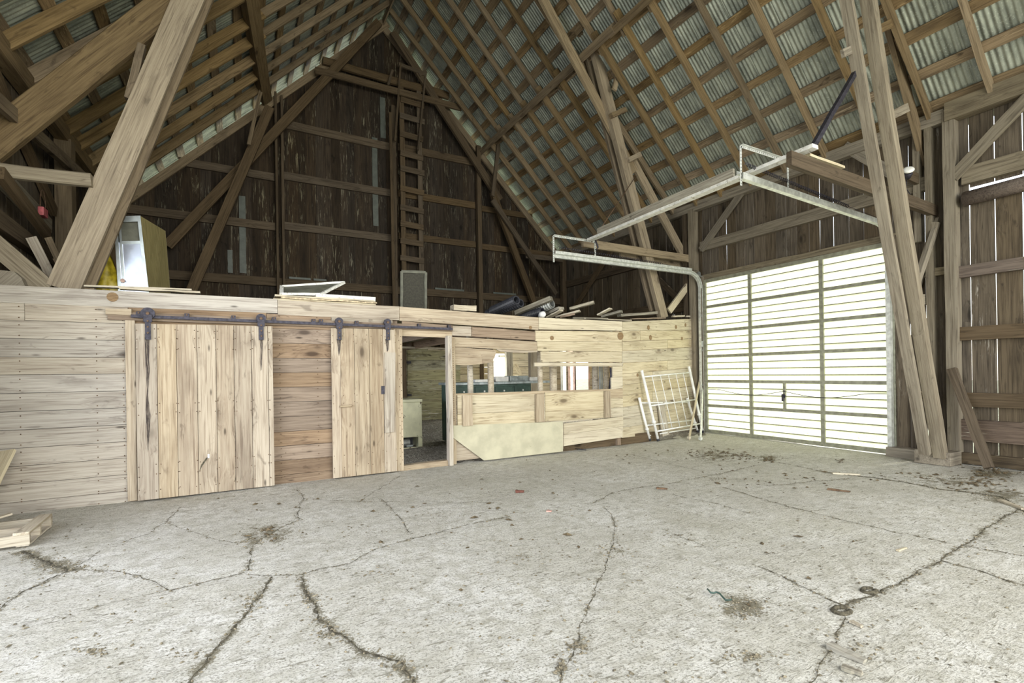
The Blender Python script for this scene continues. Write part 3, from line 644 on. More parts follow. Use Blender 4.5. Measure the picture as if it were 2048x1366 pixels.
# middle bent: right half
YM = 8.12
member('slanted_post', 'golden slanted post standing on the right end of the loft wall', (1326, 636), (1185, 80), YM, .22, .12, 'beamlight', 'post', seg=10)
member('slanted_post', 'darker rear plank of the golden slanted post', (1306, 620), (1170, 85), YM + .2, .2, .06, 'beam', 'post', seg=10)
member('diagonal_brace', 'long diagonal timber from the golden post up to the ridge', (1268, 345), (1050, -70), YM + .09, .2, .07, 'beamlight', seg=8)
member('diagonal_brace', 'yellow diagonal timber from the golden post down to the tie beam', (1263, 318), (1377, 530), YM + .09, .2, .07, 'beamlight', seg=6)
member('tie_beam', 'yellow tie beam from the golden post to the door jamb post', (1165, 486), (1398, 521), YM - .08, .17, .07, 'beamlight', seg=7)
member('tie_beam', 'rear tie beam behind the yellow one near the jamb post', (1240, 507), (1398, 535), YM + .22, .16, .06, 'beamlight')
member('knee_brace', 'short pale knee brace from the loft wall up to the jamb post', (1338, 622), (1388, 555), YM - .02, .15, .05, 'cream')
member('hanging_brace', 'slim brace from the roof down to the golden slanted post', (1276, -20), (1228, 180), YM - .25, .11, .05, 'beamlight')
member('spacer_block', 'small block wedged beside the golden post at mid height', (1255, 321), (1280, 309), YM - .1, .1, .1, 'beamlight', 'block')
member('spacer_block', 'small block on the golden post high under the roof', (1222, 232), (1250, 220), YM - .1, .1, .1, 'beam', 'block')
member('timber_block', 'short timber cap carrying the right purlin above the golden post', (1160, 62), (1215, 90), YM + .05, .15, .15, 'beam', 'block')
A = P(1172, 58, Y=8.6)
o = beam('purlin_brace', P(1145, 165, Y=9.6), P(1200, 175, Y=8.3), .1, .07, 'beam', None, side=(0, 0, 1)); tag(o, 'little brace under the right purlin beside the golden post', 'beam')
# near bent on the right
YN = 3.42
tA = member('slanted_post', 'left plank of the tall near slanted post at right', (1850, 908), (1686, -40), YN - .12, .07, .13, 'beamgrey', 'post', seg=12, jit=.005, bow=-.01)
tB = member('slanted_post', 'right plank of the tall near slanted post at right', (1882, 914), (1731, -40), YN - .22, .13, .14, 'beamgrey', 'post', seg=12, jit=.006, bow=-.03)
member('diagonal_brace', 'diagonal timber with a bright edge rising left from the door-side post', (1868, 392), (1748, -60), YN + .12, .16, .07, 'beam', seg=8)
member('tie_beam', 'dark tie beam crossing behind the near slanted post', (1578, 318), (1874, 424), YN - .02, .17, .07, 'girt', seg=8)
member('tie_beam', 'upper dark tie plank beside the lamp behind the near post', (1790, 340), (1872, 375), YN + .16, .16, .06, 'girt')
member('spacer_block', 'upper spacer board between planks of the near slanted post', (1752, 62), (1797, 40), YN - .0, .12, .04, 'beam', 'block')
member('spacer_block', 'lower spacer board with pale edge beside the near slanted post', (1780, 232), (1815, 215), YN - .1, .12, .04, 'beamgrey', 'block')
member('spacer_block', 'small offcut nailed left of the near slanted post', (1685, 108), (1710, 96), YN - .08, .1, .04, 'beamgrey', 'block')
member('spacer_block', 'small square block low between the planks of the near post', (1836, 792), (1856, 788), YN - .05, .11, .08, 'beamlight', 'block')
member('knee_brace', 'bright white knee brace left of the tall door-side post', (1836, 560), (1876, 440), YN - .05, .10, .05, 'beamgrey')
member('tie_beam', 'short pale cross tie from the near slanted post to the wall post', (1836, 600), (1882, 598), YN + .1, .16, .08, 'beamgrey')
# heavy foot block on a sill
ft = P(1872, 921, Z=.09)
o = box('foot_block', (9.13, 3.30, .09), (.38, .44, .2), 'beamgrey', None, ch=.01); tag(o, 'heavy squared foot block under the near slanted post', 'block')
beam('sill', (9.3, 3.1, .06), (9.3, 4.0, .06), .2, .16, 'beamgrey', wall_right, side=(0, 0, 1))
# leaning post at the far right
o = beam('leaning_post', P(1904, 738, X=9.22), P(1978, 936, X=8.95), .10, .09, 'girt', None, side=(1, 0, 0)); tag(o, 'grey square post leaning against the far right wall boards', 'post')

# ================================================================== LOFT FLOOR AND PARTITION
loft = struct('loft_floor', (3.5, 10, 2.3))
for i in range(20):
    y0 = 7.42 + i * .29
    beam('floor_plank', (-2.38, y0 + .145, 2.32), (min(9.28, 6.5 + (y0 - 7.36) * 4), y0 + .145, 2.32), .28, .03, 'stalldirty', loft, side=(0, 0, 1), seg=4, jit=.003)
for i in range(12):
    xx = -2.0 + i * 1.0
    beam('joist', (xx, max(7.42, 7.42 + (xx - 6.3) * .25), 2.2), (xx, 13.1, 2.2), .05, .18, 'stallbrown', loft, side=(0, 0, 1), seg=3)
YP = 7.27
part = struct('wall_partition', (2, YP, 0))
def plank(x0, x1, zt0, zt1, zb0, zb1, mm, yy=YP, th=.026, name='plank', g=.0025):
    yo = RN.uniform(-.004, .004)
    return slab(name, [(x0 + g, yy + yo, zb0 + g), (x1 - g, yy + yo, zb1 + g), (x1 - g, yy + yo, zt1 - g), (x0 + g, yy + yo, zt0 - g)], (0, 1, 0), th, mm, part, along=(1, 0, 0))
Xp = lambda px, py=750: P(px, py, Y=YP).x
Zp = lambda px, py: P(px, py, Y=YP).z
def plankpx(xa, xb, ta, tb, ba, bb, mm, **k):
    A, B = Xp(xa), Xp(xb)
    return plank(A, B, Zp(xa, ta), Zp(xb, tb), Zp(xa, ba), Zp(xb, bb), mm, **k)
zs = [2.295, 2.10, 1.90, 1.70, 1.505, 1.305, 1.105, .905, .705, .51, .315, .12, -.03]
dl, dr = Xp(803), Xp(895)
hd = Zp(850, 673)
rows = list(zip(zs, zs[1:]))
for r, (a, b) in enumerate(rows):
    # left stretch (pale), then the stretch between the doors (browner)
    js = [-2.5, Xp(258)]
    if r == 0: js = [-2.5, Xp(51), Xp(258)]
    for x0, x1 in zip(js, js[1:]): plank(x0, x1, a, a - .004, b, b - .004, 'stallgrey')
    plank(Xp(258), Xp(545) - .06, a, a, b, b, 'stallbrown')
    j2 = [Xp(545) - .06, Xp(664) + .2 * (r % 3)]
    plank(j2[0], j2[1], a - .01, a - .015, b - .01, b - .015, 'stallbrown')
    plank(j2[1], Xp(787), a - .015, a - .02, b - .015, b - .02, 'stall')
link('backing_boards', [(-2.45, YP + .05, 0), (Xp(790), YP + .05, 0), (Xp(790), YP + .05, 2.3), (-2.45, YP + .05, 2.3)], [(0, 1, 2, 3)], 'black', part)  # added unseen black sheet, stops light leaking through the plank gaps
# top rail: three long pieces
plankpx(-60, 557, 566, 598, 603, 627, 'stallgrey', th=.05, yy=YP - .012)
plankpx(557, 800, 600, 613, 630, 641, 'stall', th=.05, yy=YP - .012)
plankpx(800, 1078, 613, 635, 642, 660, 'stall', th=.05, yy=YP - .012)
plankpx(1078, 1245, 635, 643, 659, 662, 'cream', th=.05, yy=YP - .012)
# rows right of the doorway
plankpx(795, 905, 653, 656, 672, 676, 'stall', yy=YP - .01)
plankpx(805, 905, 642, 651, 654, 657, 'stallbrown')
plankpx(905, 944, 651, 653, 671, 673, 'stall'); plankpx(944, 1072, 653, 663, 673, 681, 'stallbrown'); plankpx(1072, 1245, 661, 663, 682, 684, 'cream')
plankpx(895, 1075, 673, 683, 693, 702, 'stall'); plankpx(1075, 1245, 682, 684, 702, 703, 'cream')
# broken board with a curved end
bb = [(895, 693), (992, 700), (992, 706), (989, 716), (982, 722), (992, 724), (975, 726), (955, 729), (930, 731), (905, 729), (895, 729)]
slab('plank', [P(x, y, Y=YP) for x, y in bb], (0, 1, 0), .026, 'stall', part, along=(1, 0, 0))
slab('plank', [P(x, y, Y=YP + .03) for x, y in [(992, 698), (1075, 701), (1075, 704), (1040, 706), (1000, 703)]], (0, 1, 0), .026, 'stall', part, along=(1, 0, 0))
plankpx(1082, 1245, 703, 703, 724, 725, 'cream'); plankpx(1068, 1245, 725, 726, 733, 733, 'cream', yy=YP - .02)
# below the feed opening
plankpx(905, 1245, 787, 777, 803, 796, 'stall', yy=YP + .0)
plankpx(905, 1075, 803, 800, 828, 822, 'stall'); plankpx(1075, 1245, 800, 796, 822, 815, 'cream')
plankpx(905, 1125, 828, 820, 851, 846, 'stall'); plankpx(1100, 1245, 824, 815, 847, 833, 'cream')
plankpx(897, 1125, 851, 846, 885, 870, 'stall'); plankpx(1125, 1245, 847, 833, 870, 853, 'cream'); plankpx(1125, 1245, 870, 853, 893, 875, 'cream')
plankpx(897, 1125, 885, 872, 924, 898, 'stall')
plankpx(1225, 1245, 733, 733, 755, 753, 'cream'); plankpx(1222, 1245, 755, 753, 779, 776, 'cream')
# feed rail planks proud of the wall, with three battens
for xa, xb, ta, tb, ba, bb_ in [(912, 1068, 790, 788, 828, 821), (912, 1068, 828, 821, 851, 845), (1087, 1206, 785, 782, 822, 818), (1087, 1206, 806, 801, 843, 835)]:
    plankpx(xa, xb, ta, tb, ba, bb_, 'cream', yy=YP - .035, name='rail_plank')
plankpx(1068, 1087, 788, 787, 845, 843, 'cream', yy=YP - .035, name='rail_plank')
for xa, xb, ta, ba in [(925, 944, 791, 852), (1071, 1087, 788, 844), (1209, 1220, 782, 835)]:
    A = P((xa + xb) / 2, ta, Y=YP - .07); B = P((xa + xb) / 2, ba, Y=YP - .07)
    beam('rail_batten', A, (A.x, A.y, B.z), (P(xb, ta, Y=YP - .07) - P(xa, ta, Y=YP - .07)).x, .035, 'stall', part)
# pale sheet panel leaning below the rail, one corner cut off
slab('sheet_panel', [P(x, y, Y=YP - .05) for x, y in [(907, 851), (1126, 843), (1126, 903), (968, 921), (907, 876)]], (0, 1, 0), .018, 'concretepanel', part, along=(1, 0, 0))
# door trim and jambs
for xa, xb, ya, yb, mm, yy in [(787, 803, 653, 944, 'stall', YP - .03), (250, 270, 640, 1016, 'stall', YP - .028), (893, 901, 672, 926, 'stallgrey', YP - .04), (901, 909, 676, 820, 'stall', YP - .02)]:
    A = P((xa + xb) / 2, ya, Y=yy); beam('trim_board', A, (A.x, A.y, .0), (P(xb, ya, Y=yy) - P(xa, ya, Y=yy)).x, .03 if xa != 893 else .12, mm, part)
beam('threshold', (dl - .05, YP + .03, .02), (dr + .03, YP + .03, .03), .12, .09, 'stall', part, side=(0, 0, 1))
beam('header', (dl - .1, YP + .06, hd + .08), (dr + .1, YP + .06, hd + .08), .1, .15, 'stallbrown', part, side=(0, 0, 1))
beam('track_backing_board', P(215, 631, Y=YP - .035), P(905, 657, Y=YP - .035), .09, .03, 'stallbrown', part)
for xa in (-1.9, -.9, .2, 1.3, 2.05, 3.0, 6.45):
    if xa not in (3.0,): beam('stud', (xa, YP + .1, 0), (xa, YP + .1, 2.3), .09, .1, 'stallbrown', part)
beam('top_plate', (-2.4, YP + .11, 2.36), (6.5, YP + .11, 2.33), .14, .1, 'stallbrown', part, side=(0, 0, 1))
# round posts in the opening
for i, (px, r, y0) in enumerate([(940, .05, 7.6), (981, .055, 7.75), (1080, .05, 7.55), (1106, .07, 7.8), (1190, .065, 7.85), (1213, .06, 7.7)]):
    A = P(px, 780, Y=y0); o = tube('round_post', [(A.x, y0, 0), (A.x + .01, y0, 1.2), (A.x, y0, 2.2)], r, 'pallet', None, k=12)
    tag(o, ['leftmost round post behind the feed opening', 'second round post from the left behind the feed opening', 'round post behind the middle batten of the feed opening', 'thick round post right of the middle batten of the feed opening',
            'greenish round post at the bright right end of the feed opening', 'last round post behind the right batten of the feed opening'][i], 'post')
# pale stud and a dark hinge strap at the opening's right end
A = P(1202, 760, Y=7.75); o = beam('steel_post', (A.x, 7.75, 0), (A.x, 7.75, 2.2), .07, .05, 'alud', None); tag(o, 'thin blue-grey steel post between two round posts in the feed opening', 'post')
A = P(1221, 735, Y=YP + .04); o = tube('hanging_strap', [A, A + Vector((0.01, 0, -.15)), A + Vector((-.02, .02, -.42))], .02, 'iron', None, k=6); tag(o, 'dark hanging strap at the right end of the feed opening', 'strap')
# second stretch of the partition, turning slightly to the barn's door post
n2 = Vector((.73, -2.94, 0)).normalized(); d2 = n2.dot(Vector((6.51, YP, 0)))
Q = lambda x, y, o=0: PN(x, y, n2, d2 + o)
LN = [(643, 637), (661, 660), (683, 677), (702, 694), (726, 718), (748, 735), (770, 752), (792, 771), (815, 792), (836, 812), (855, 834), (876, 859)]
along2 = (2.94, .73, 0)
for r, ((a0, a1), (b0, b1)) in enumerate(zip(LN, LN[1:])):
    j = 1245 + RN.choice([35, 60, 90, 148]); j = min(j, 1394)
    f = (j - 1245) / 149; am = a0 + (a1 - a0) * f; bm_ = b0 + (b1 - b0) * f; o_ = RN.uniform(-.004, .004)
    g = .35
    slab('plank', [Q(1245, b0 - g, o_), Q(j, bm_ - g, o_), Q(j, am + g, o_), Q(1245, a0 + g, o_)], -n2, .026, 'cream', part, along=along2)
    if j < 1390: slab('plank', [Q(j + .7, bm_ - g, o_), Q(1394, b1 - g, o_), Q(1394, a1 + g, o_), Q(j + .7, am + g, o_)], -n2, .026, 'cream', part, along=along2)
o = box('dark_gap_board', (6.3, YP + .12, .08), (2.6, .03, .2), 'girt', part)  # added dark board that imitates the shadow gap under the planks

for kx, ky, kr in [(225, 594, .055), (1010, 740, 0)]:
    if kr: disc('knot', P(kx, ky, Y=YP - .014), (0, 1, 0), kr, .004, 'knot', part, 16)
for kx, ky, kr in [(1297, 655, .05), (1352, 654, .045), (1371, 650, .04), (1364, 677, .04), (1301, 675, .055), (1275, 750, .035)]: disc('knot', Q(kx, ky, .004), n2, kr, .004, 'knot', part, 14)
for kx, ky, kr in [(1241, 672, .075), (1104, 676, .04), (1061, 655, .03)]: disc('knot', P(kx, ky, Y=YP - .004 if kx != 1061 else YP - .014), (0, 1, 0), kr, .004, 'knot', part, 14)
# ------------------------------------------------------------------ nails helper (small iron heads joined in one part)
def nails(name, pts, r, parent, m='rust', nrm=(0, -1, 0)):
    vs = []; fs = []; n_ = Vector(nrm); a_ = n_.orthogonal().normalized(); b_ = n_.cross(a_)
    for p in pts:
        p = Vector(p); k = len(vs)
        for j in range(6): t = j * math.pi / 3; vs.append(p + (a_ * math.cos(t) + b_ * math.sin(t)) * r)
        vs.append(p + n_ * r * .5)
        for j in range(6): fs.append((k + j, k + (j + 1) % 6, k + 6))
    o = link(name, vs, fs, m, parent); o['kind'] = 'stuff'; return o
pts = []
for a in zs[1:]:
    for px in (194, 247, 40): pts += [(Xp(px), YP - .006, a + .03 + RN.uniform(-.005, .005)), (Xp(px), YP - .006, a + .15)]
for z in zs:
    for px in (635, 560): pts += [(Xp(px), YP - .018, z - .04), (Xp(px), YP - .018, z - .15)]
for k in range(34): pts.append((Xp(797) + .03 * (k % 2), YP - .047, .1 + k * .058)); pts.append((Xp(905), YP - .04, .7 + k * .035))
nails('nail_heads', pts, .007, part)

# ================================================================== SLIDING DOORS ON THE TRACK
def hanger(par, px, py, yy, L=.27, rw=.062, zr=None):
    c = P(px, py, Y=yy)
    h = place('hanger', None, par, Matrix.Translation(c))
    disc('wheel', c, (0, 1, 0), rw, .03, 'iron', h, 18); disc('hub', c + Vector((0, -.02, 0)), (0, 1, 0), .018, .03, 'rust', h, 10)
    box('strap', c + Vector((0, -.022, -L / 2 - .01)), (.055, .012, L), 'iron', h)
    box('housing', c + Vector((0, -.026, -.06)), (.085, .012, .09), 'iron', h, ch=.004)
    for k in (0, 1, 2): disc('bolt', c + Vector((0, -.032, -.09 - k * .07)), (0, 1, 0), .011, .014, 'rust', h, 6)
YD = YP - .14
d1 = thing('sliding_door', P(400, 1012, Y=YD), 'wide sliding door of eight knotty vertical planks hung on the track', 'door')
xs = [270, 313, 352, 393, 431, 467, 502, 535, 545]
tops = lambda px, k=0: 646 + (px - 270) * .025
bots = [(270, 1016), (313, 1016), (352, 1013), (393, 1001), (431, 995), (467, 990), (502, 985), (535, 980), (545, 979)]
cols = ['door', 'door', 'stallgrey', 'stallbrown', 'door', 'stallbrown', 'door', 'door']
for i in range(8):
    a, b = xs[i], xs[i + 1]
    A0 = P(a + .5, 647 + (a - 270) * .02, Y=YD); B0 = P(b - .5, 647 + (b - 270) * .02, Y=YD)
    ya = bots[i][1]; yb = bots[i][1] - 1 if i < 2 else bots[i + 1][1]
    C0 = P(b + (5 if i < 3 else 2), yb, Y=YD); D0 = P(a + (12 if i == 0 else 5 if i < 3 else 3), ya, Y=YD)
    A0.z = max(A0.z, 0); 
    D1 = Vector((A0.x + .0, YD, max(D0.z, .012))); C1 = Vector((B0.x - .0, YD, max(C0.z, .012)))
    slab('plank', [D1, C1, B0, A0], (0, 1, 0), .028, ['door', 'stall', 'door', 'stall', 'door', 'door', 'stall', 'stall'][i], d1, along=(0, 0, 1))
for z in (.35, 1.1, 1.85): beam('ledge', (P(272, 800, Y=YD).x, YD + .042, z), (P(543, 800, Y=YD).x, YD + .042, z), .13, .025, 'stallbrown', d1)
hanger(d1, 296, 627, YD - .0, .30, .07); hanger(d1, 522, 637, YD - .0, .27, .06)
pts = []
for z in (.12, .3, .42, 1.02, 1.14, 1.8, 1.92, 2.02):
    for px in xs[:-1]: 
        X0 = P(px, 800, Y=YD).x; pts += [(X0 + .03 + RN.uniform(-.006, .006), YD - .003, z + RN.uniform(-.015, .015)), (X0 + .2 + RN.uniform(-.01, .01), YD - .003, z + RN.uniform(-.015, .015))]
nails('nail_heads', pts, .0065, d1)
def stain(par, yy, pts): slab('run_mark', [P(x, y, Y=yy - .0015) for x, y in pts], (0, 1, 0), .001, 'stain', par, along=(0, 0, 1))
stain(d1, YD, [(289, 668), (299, 668), (298, 720), (300, 740), (296, 790), (301, 830), (299, 870), (296, 905), (293, 860), (291, 820), (294, 780), (291, 730)])
stain(d1, YD, [(519, 672), (526, 672), (525, 700), (523, 740), (521, 742), (521, 700)])
slab('split', [P(x, y, Y=YD - .0015) for x, y in [(398, 945), (402, 930), (411, 917), (419, 911), (413, 920), (404, 933)]], (0, 1, 0), .001, 'soil', d1)
box('cut_hole', P(417, 912, Y=YD - .002), (.02, .006, .05), 'white', d1)
YD2 = YP - .11
d2_ = thing('sliding_door', P(725, 960, Y=YD2), 'narrow sliding door of four planks beside the open doorway', 'door')
xs2 = [662, 708, 738, 766, 790]
stain(d2_, YD2, [(673, 678), (682, 678), (681, 695), (678, 712), (676, 700)]); stain(d2_, YD2, [(770, 678), (778, 678), (777, 700), (774, 704)])

for i in range(4):
    a, b = xs2[i], xs2[i + 1]
    A0 = P(a, 656 + i * .8, Y=YD2); B0 = P(b - .7, 657 + i * .8, Y=YD2); za = P(a, 966 - (a - 662) * .16, Y=YD2).z; zb = P(b, 966 - (b - 662) * .16, Y=YD2).z
    if i == 0:
        Mi = P(680, 656, Y=YD2)
        slab('plank', [(A0.x, YD2, max(za, .012)), (Mi.x - .002, YD2, max(za, .012)), (Mi.x - .002, YD2, B0.z), A0], (0, 1, 0), .028, 'door', d2_, along=(0, 0, 1)); A0 = Vector((Mi.x, YD2, B0.z))
    slab('plank', [(A0.x, YD2, max(za, .012)), (B0.x, YD2, max(zb, .012)), B0, (A0.x, YD2, A0.z)], (0, 1, 0), .028, 'stall' if i % 2 else 'door', d2_, along=(0, 0, 1))
A = P(780, 705, Y=YD2 - .03); B = P(780, 865, Y=YD2 - .03)
slab('cover_board', [P(770, 866, Y=YD2 - .03), P(789, 864, Y=YD2 - .03), P(791, 705, Y=YD2 - .03), P(770, 705, Y=YD2 - .03)], (0, 1, 0), .03, 'stallgrey', d2_, along=(0, 0, 1))
box('latch_plate', P(766, 780, Y=YD2 - .006), (.05, .012, .12), 'iron', d2_)
beam('pull_handle', P(680, 813, Y=YD2 - .04), P(703, 811, Y=YD2 - .04), .022, .02, 'beamlight', d2_); box('handle_post', P(681, 813, Y=YD2 - .02), (.02, .04, .02), 'beamlight', d2_); box('handle_post', P(702, 811, Y=YD2 - .02), (.02, .04, .02), 'beamlight', d2_)
hanger(d2_, 678, 643, YD2, .25, .055); hanger(d2_, 775, 645, YD2, .25, .055)
pts = []
for z in (.15, .32, 1.05, 1.16, 1.9, 2.0):
    for px in (664, 684, 711, 741, 769):
        X0 = P(px, 800, Y=YD2).x; pts += [(X0 + .02, YD2 - .003, z), (X0 + .17, YD2 - .003, z + .02)] if px != 664 else [(X0 + .02, YD2 - .003, z)]
nails('nail_heads', pts, .006, d2_)
trk = thing('door_track', P(560, 645, Y=YP - .1), 'long dark iron rail with brackets carrying both sliding doors', 'track')
A, B = P(262, 632, Y=YP - .1), P(905, 658, Y=YP - .1)
beam('rail', A, B, .035, .03, 'iron', trk, seg=10, jit=.001)
for px in (278, 374, 467, 548, 627, 642, 713, 838, 898):
    c = P(px, 632 + (px - 262) * .0404 - 3, Y=YP - .085); box('bracket', c, (.05, .05, .075), 'iron', trk); disc('bolt', c + Vector((0, -.03, .02)), (0, 1, 0), .01, .012, 'rust', trk, 6)
beam('end_block', P(212, 623, Y=YP - .05), P(264, 625, Y=YP - .05), .07, .05, 'stall', trk)

# ================================================================== GARAGE DOOR
gd = struct('door_1', (XR, 5.8, 0))
Zd = [P(1412, q, X=XR).z for q in (562, 615, 664, 713, 762, 810, 858)]
Zd[0] = DZ; Zd[-1] = .02
XD = XR - .05
prof = []
for i in range(6):
    z1, z0 = Zd[i], Zd[i + 1]; z0 += .004; z1 -= .004
    k = 4; rh = (z1 - z0) / k; pr = []
    for j in range(k):
        b0 = z0 + j * rh; pr += [(b0 + .0, 0), (b0 + rh * .84, 0), (b0 + rh * .88, .018), (b0 + rh * .96, .018)]
    pr.append((z1, 0))
    vs = []; fs = []
    for yy in (DY0 + .02, DY1 - .02):
        for z, dxx in pr: vs.append((XD + .02 + dxx, yy, z))
    for j in range(len(pr) - 1): fs.append((j, j + 1, len(pr) + j + 1, len(pr) + j))
    rp = link('ribbed_panel', vs, fs, 'fibreglass', gd)
    for j in range(1, k + 1):
        zz = z0 + j * rh - rh * .05
        if zz < z1 - .02: beam('rib', (XD + .012, DY0 + .03, zz), (XD + .012, DY1 - .03, zz), .020, .006, 'ribline', rp, side=(1, 0, 0), seg=1, jit=0)
for i, z in enumerate(Zd):
    hh = .06 if 0 < i < 6 else .075
    beam('section_rail', (XD - .005, DY0, z + (.02 if i == 6 else -.02 if i == 0 else 0)), (XD - .005, DY1, z + (.02 if i == 6 else -.02 if i == 0 else 0)), hh, .04, 'doorframe', gd, side=(1, 0, 0), seg=2, jit=.0)
stY = [DY1 - .03, P(1502, 700, X=XD).y, P(1645, 700, X=XD).y, DY0 + .03]
for i, yy in enumerate(stY):
    for k in range(6):
        beam('stile', (XD - .012, yy, Zd[k + 1] + .02), (XD - .012, yy, Zd[k] - .02), .07, .035, 'doorframe', gd, side=(1, 0, 0), seg=1, jit=0)
yh = P(1570, 790, X=XD).y
beam('lock_stile', (XD - .012, yh, Zd[5]), (XD - .012, yh, Zd[4]), .05, .035, 'doorframe', gd, side=(1, 0, 0), seg=1, jit=0)
hl = place('lock_handle', None, gd, Matrix.Translation(Vector((XD - .05, yh, (Zd[5] + Zd[4]) / 2))))
c = Vector((XD - .05, yh, (Zd[5] + Zd[4]) / 2)); disc('lock_plate', c, (1, 0, 0), .04, .02, 'iron', hl); box('lever', c + Vector((-.03, .0, -.03)), (.02, .03, .14), 'iron', hl)
for ya, yb_ in ((yh, DY0 + .1), (yh, DY1 - .1)):
    pts = [Vector((XD - .045, yh + (yb_ - yh) * u, 1.0 - .1 * math.sin(math.pi * min(u * 1.2, 1)) + (.0 if u < 1 else .0))) for u in [i / 10 for i in range(11)]]
    tube('lock_cable', pts, .006, 'iron', gd, k=5)
# casing
beam('casing', (XR - .03, DY0 - .2, DZ + .07), (XR - .03, DY1 + .05, DZ + .07), .14, .05, 'girtR', wall_right, side=(1, 0, 0), seg=5)
beam('casing', (XR - .04, DY0 - .09, 0), (XR - .04, DY0 - .09, DZ + .1), .16, .05, 'sidingR', wall_right, side=(1, 0, 0), seg=5)
beam('casing', (XR - .04, DY1 + .06, 0), (XR - .04, DY1 + .06, DZ + .1), .12, .05, 'girtR', wall_right, side=(1, 0, 0), seg=5)
# tracks: vertical, curve, horizontal channel, hanging angle, spring
def track(y, label, Lx, sgn, zt=3.6, dz=.05, wa=.75):
    t = thing('door_track', (XR - .12, y, 0), label, 'track', 'garage door tracks')
    xv = XR - .13; R_ = .34; pts = [Vector((xv, y, .02)), Vector((xv, y, zt - R_))]
    for k in range(1, 9):
        a = math.pi / 2 * k / 8; pts.append(Vector((xv - R_ + R_ * math.cos(a), y, zt - R_ + R_ * math.sin(a))))
    pts.append(Vector((Lx, y, zt + dz)))
    # C-channel profile swept along the path
    prof = [(-.04, -.016), (-.04, .016), (-.032, .016), (-.032, -.008), (.032, -.008), (.032, .016), (.04, .016), (.04, -.016)]
    vs = []; fs = []; k = len(prof)
    for i, p in enumerate(pts):
        d = (pts[min(i + 1, len(pts) - 1)] - pts[max(i - 1, 0)]).normalized(); side = Vector((0, sgn, 0)); nn = d.cross(side)
        for a, b in prof: vs.append(p + nn * a + side * b * 2)
    for i in range(len(pts) - 1):
        for j in range(k): a = i * k + j; b = i * k + (j + 1) % k; fs.append((a, b, b + k, a + k))
    link('channel', vs, fs, 'zinc', t)
    beam('angle_stiffener', (xv - R_, y + sgn * .03, zt + .035), (Lx, y + sgn * .03, zt + dz + .035), .06, .004, 'zinc', t, side=(0, 0, 1), seg=2, jit=0)
    beam('angle_stiffener', (xv - R_, y + sgn * .06, zt + .06), (Lx, y + sgn * .06, zt + dz + .06), .004, .055, 'zinc', t, side=(0, 0, 1), seg=2, jit=0)
    sp = [Vector((Lx + .1, y, zt + dz + .17)), Vector((xv - 1.2, y, zt + .12))]
    # coil spring
    cv = []; n_ = 260; d = sp[1] - sp[0]
    for i in range(n_ + 1):
        a = i * 2 * math.pi / 5; cv.append(sp[0] + d * i / n_ + Vector((0, math.cos(a), math.sin(a))) * .022)
    tube('spring', cv, .006, 'iron', t, k=3, smooth=False)
    tube('cable', [sp[1], (xv - .1, y, zt + .06)], .004, 'iron', t, k=4)
    disc('pulley', (xv - .02, y - .02 * sgn, zt + .0), (0, 1, 0), .06, .02, 'zincd', t, 14)
    tube('jamb_bracket', [(xv, y, zt - .05), (XR - .02, y, zt - .05)], .012, 'zincd', t, k=6)
    zz = [.3, 1.1, 1.9, 2.7]
    for z in zz: box('jamb_bracket', (xv + .04, y, z), (.09, .03, .05), 'zincd', t)
    # perforated hanging angles
    for (p, q) in (((Lx, y, zt + dz - .12), (Lx, y, zt + dz + .38)), ((Lx, y, zt + dz + .38), (Lx + wa, y, zt + dz + .38)), ((Lx + wa, y, zt + dz + .38), (Lx + wa, y, zt + dz + .03))):
        beam('hanging_angle', p, q, .035, .006, 'zinc', t, side=(0, 1, 0), seg=1, jit=0)
        if p[2] == q[2]: beam('hanging_angle', (p[0], p[1] - .018, p[2] + .016), (q[0], q[1] - .018, q[2] + .016), .035, .005, 'zinc', t, side=(0, 0, 1), seg=1, jit=0)
        pp, qq = Vector(p), Vector(q); L_ = (qq - pp).length; nk = int(L_ / .04)
        nails('punched_holes', [pp.lerp(qq, (i + .5) / nk) + Vector((0, -.004, 0)) for i in range(nk)], .008, t, 'black')
    return t
track(7.72, 'galvanised far track of the garage door, curving up beside the loft wall', 5.25, -1, 3.66, .0, 1.0)
track(3.98, 'galvanised near track of the garage door, meeting the near slanted post', 5.59, 1, 3.78, .12, 1.0)
# long board between the ends of the tracks
o = beam('hanger_board', (6.04, 7.62, 4.03), (5.93, 3.25, 4.05), .12, .045, 'whitewood', None, side=(0, 0, 1), seg=8); tag(o, 'long pale board bridging the two garage door tracks overhead', 'board')
o = beam('hanger_board', (5.98, 7.3, 4.11), (5.89, 4.3, 4.12), .03, .11, 'weath', None, side=(0, 0, 1), seg=8); tag(o, 'weathered upright board nailed along the long pale bridging board', 'board')
o = tube('hanger_rod', [P(1183, 484, Y=7.6), P(1272, 352, Y=8.0)], .009, 'rust', None, k=6); tag(o, 'thin rod hanging the far track from the golden post', 'rod')
o = beam('hanger_strut', P(1622, 300, Y=3.36), P(1716, 135, Y=3.34), .06, .05, 'iron', None); tag(o, 'dark strut from the bridging board up to the near slanted post', 'strut')
o = tube('hook', [P(1190, 478, Y=7.6), P(1196, 495, Y=7.6), P(1192, 500, Y=7.6)], .018, 'iron', None, k=6); tag(o, 'small dark hook below the far end of the bridging board', 'hook')
o = beam('spare_board', P(1612, 312, Y=3.44), P(1682, 337, Y=3.44), .1, .03, 'cream', None, side=(0, 0, 1)); tag(o, 'short pale board lying on the dark tie beam', 'board')
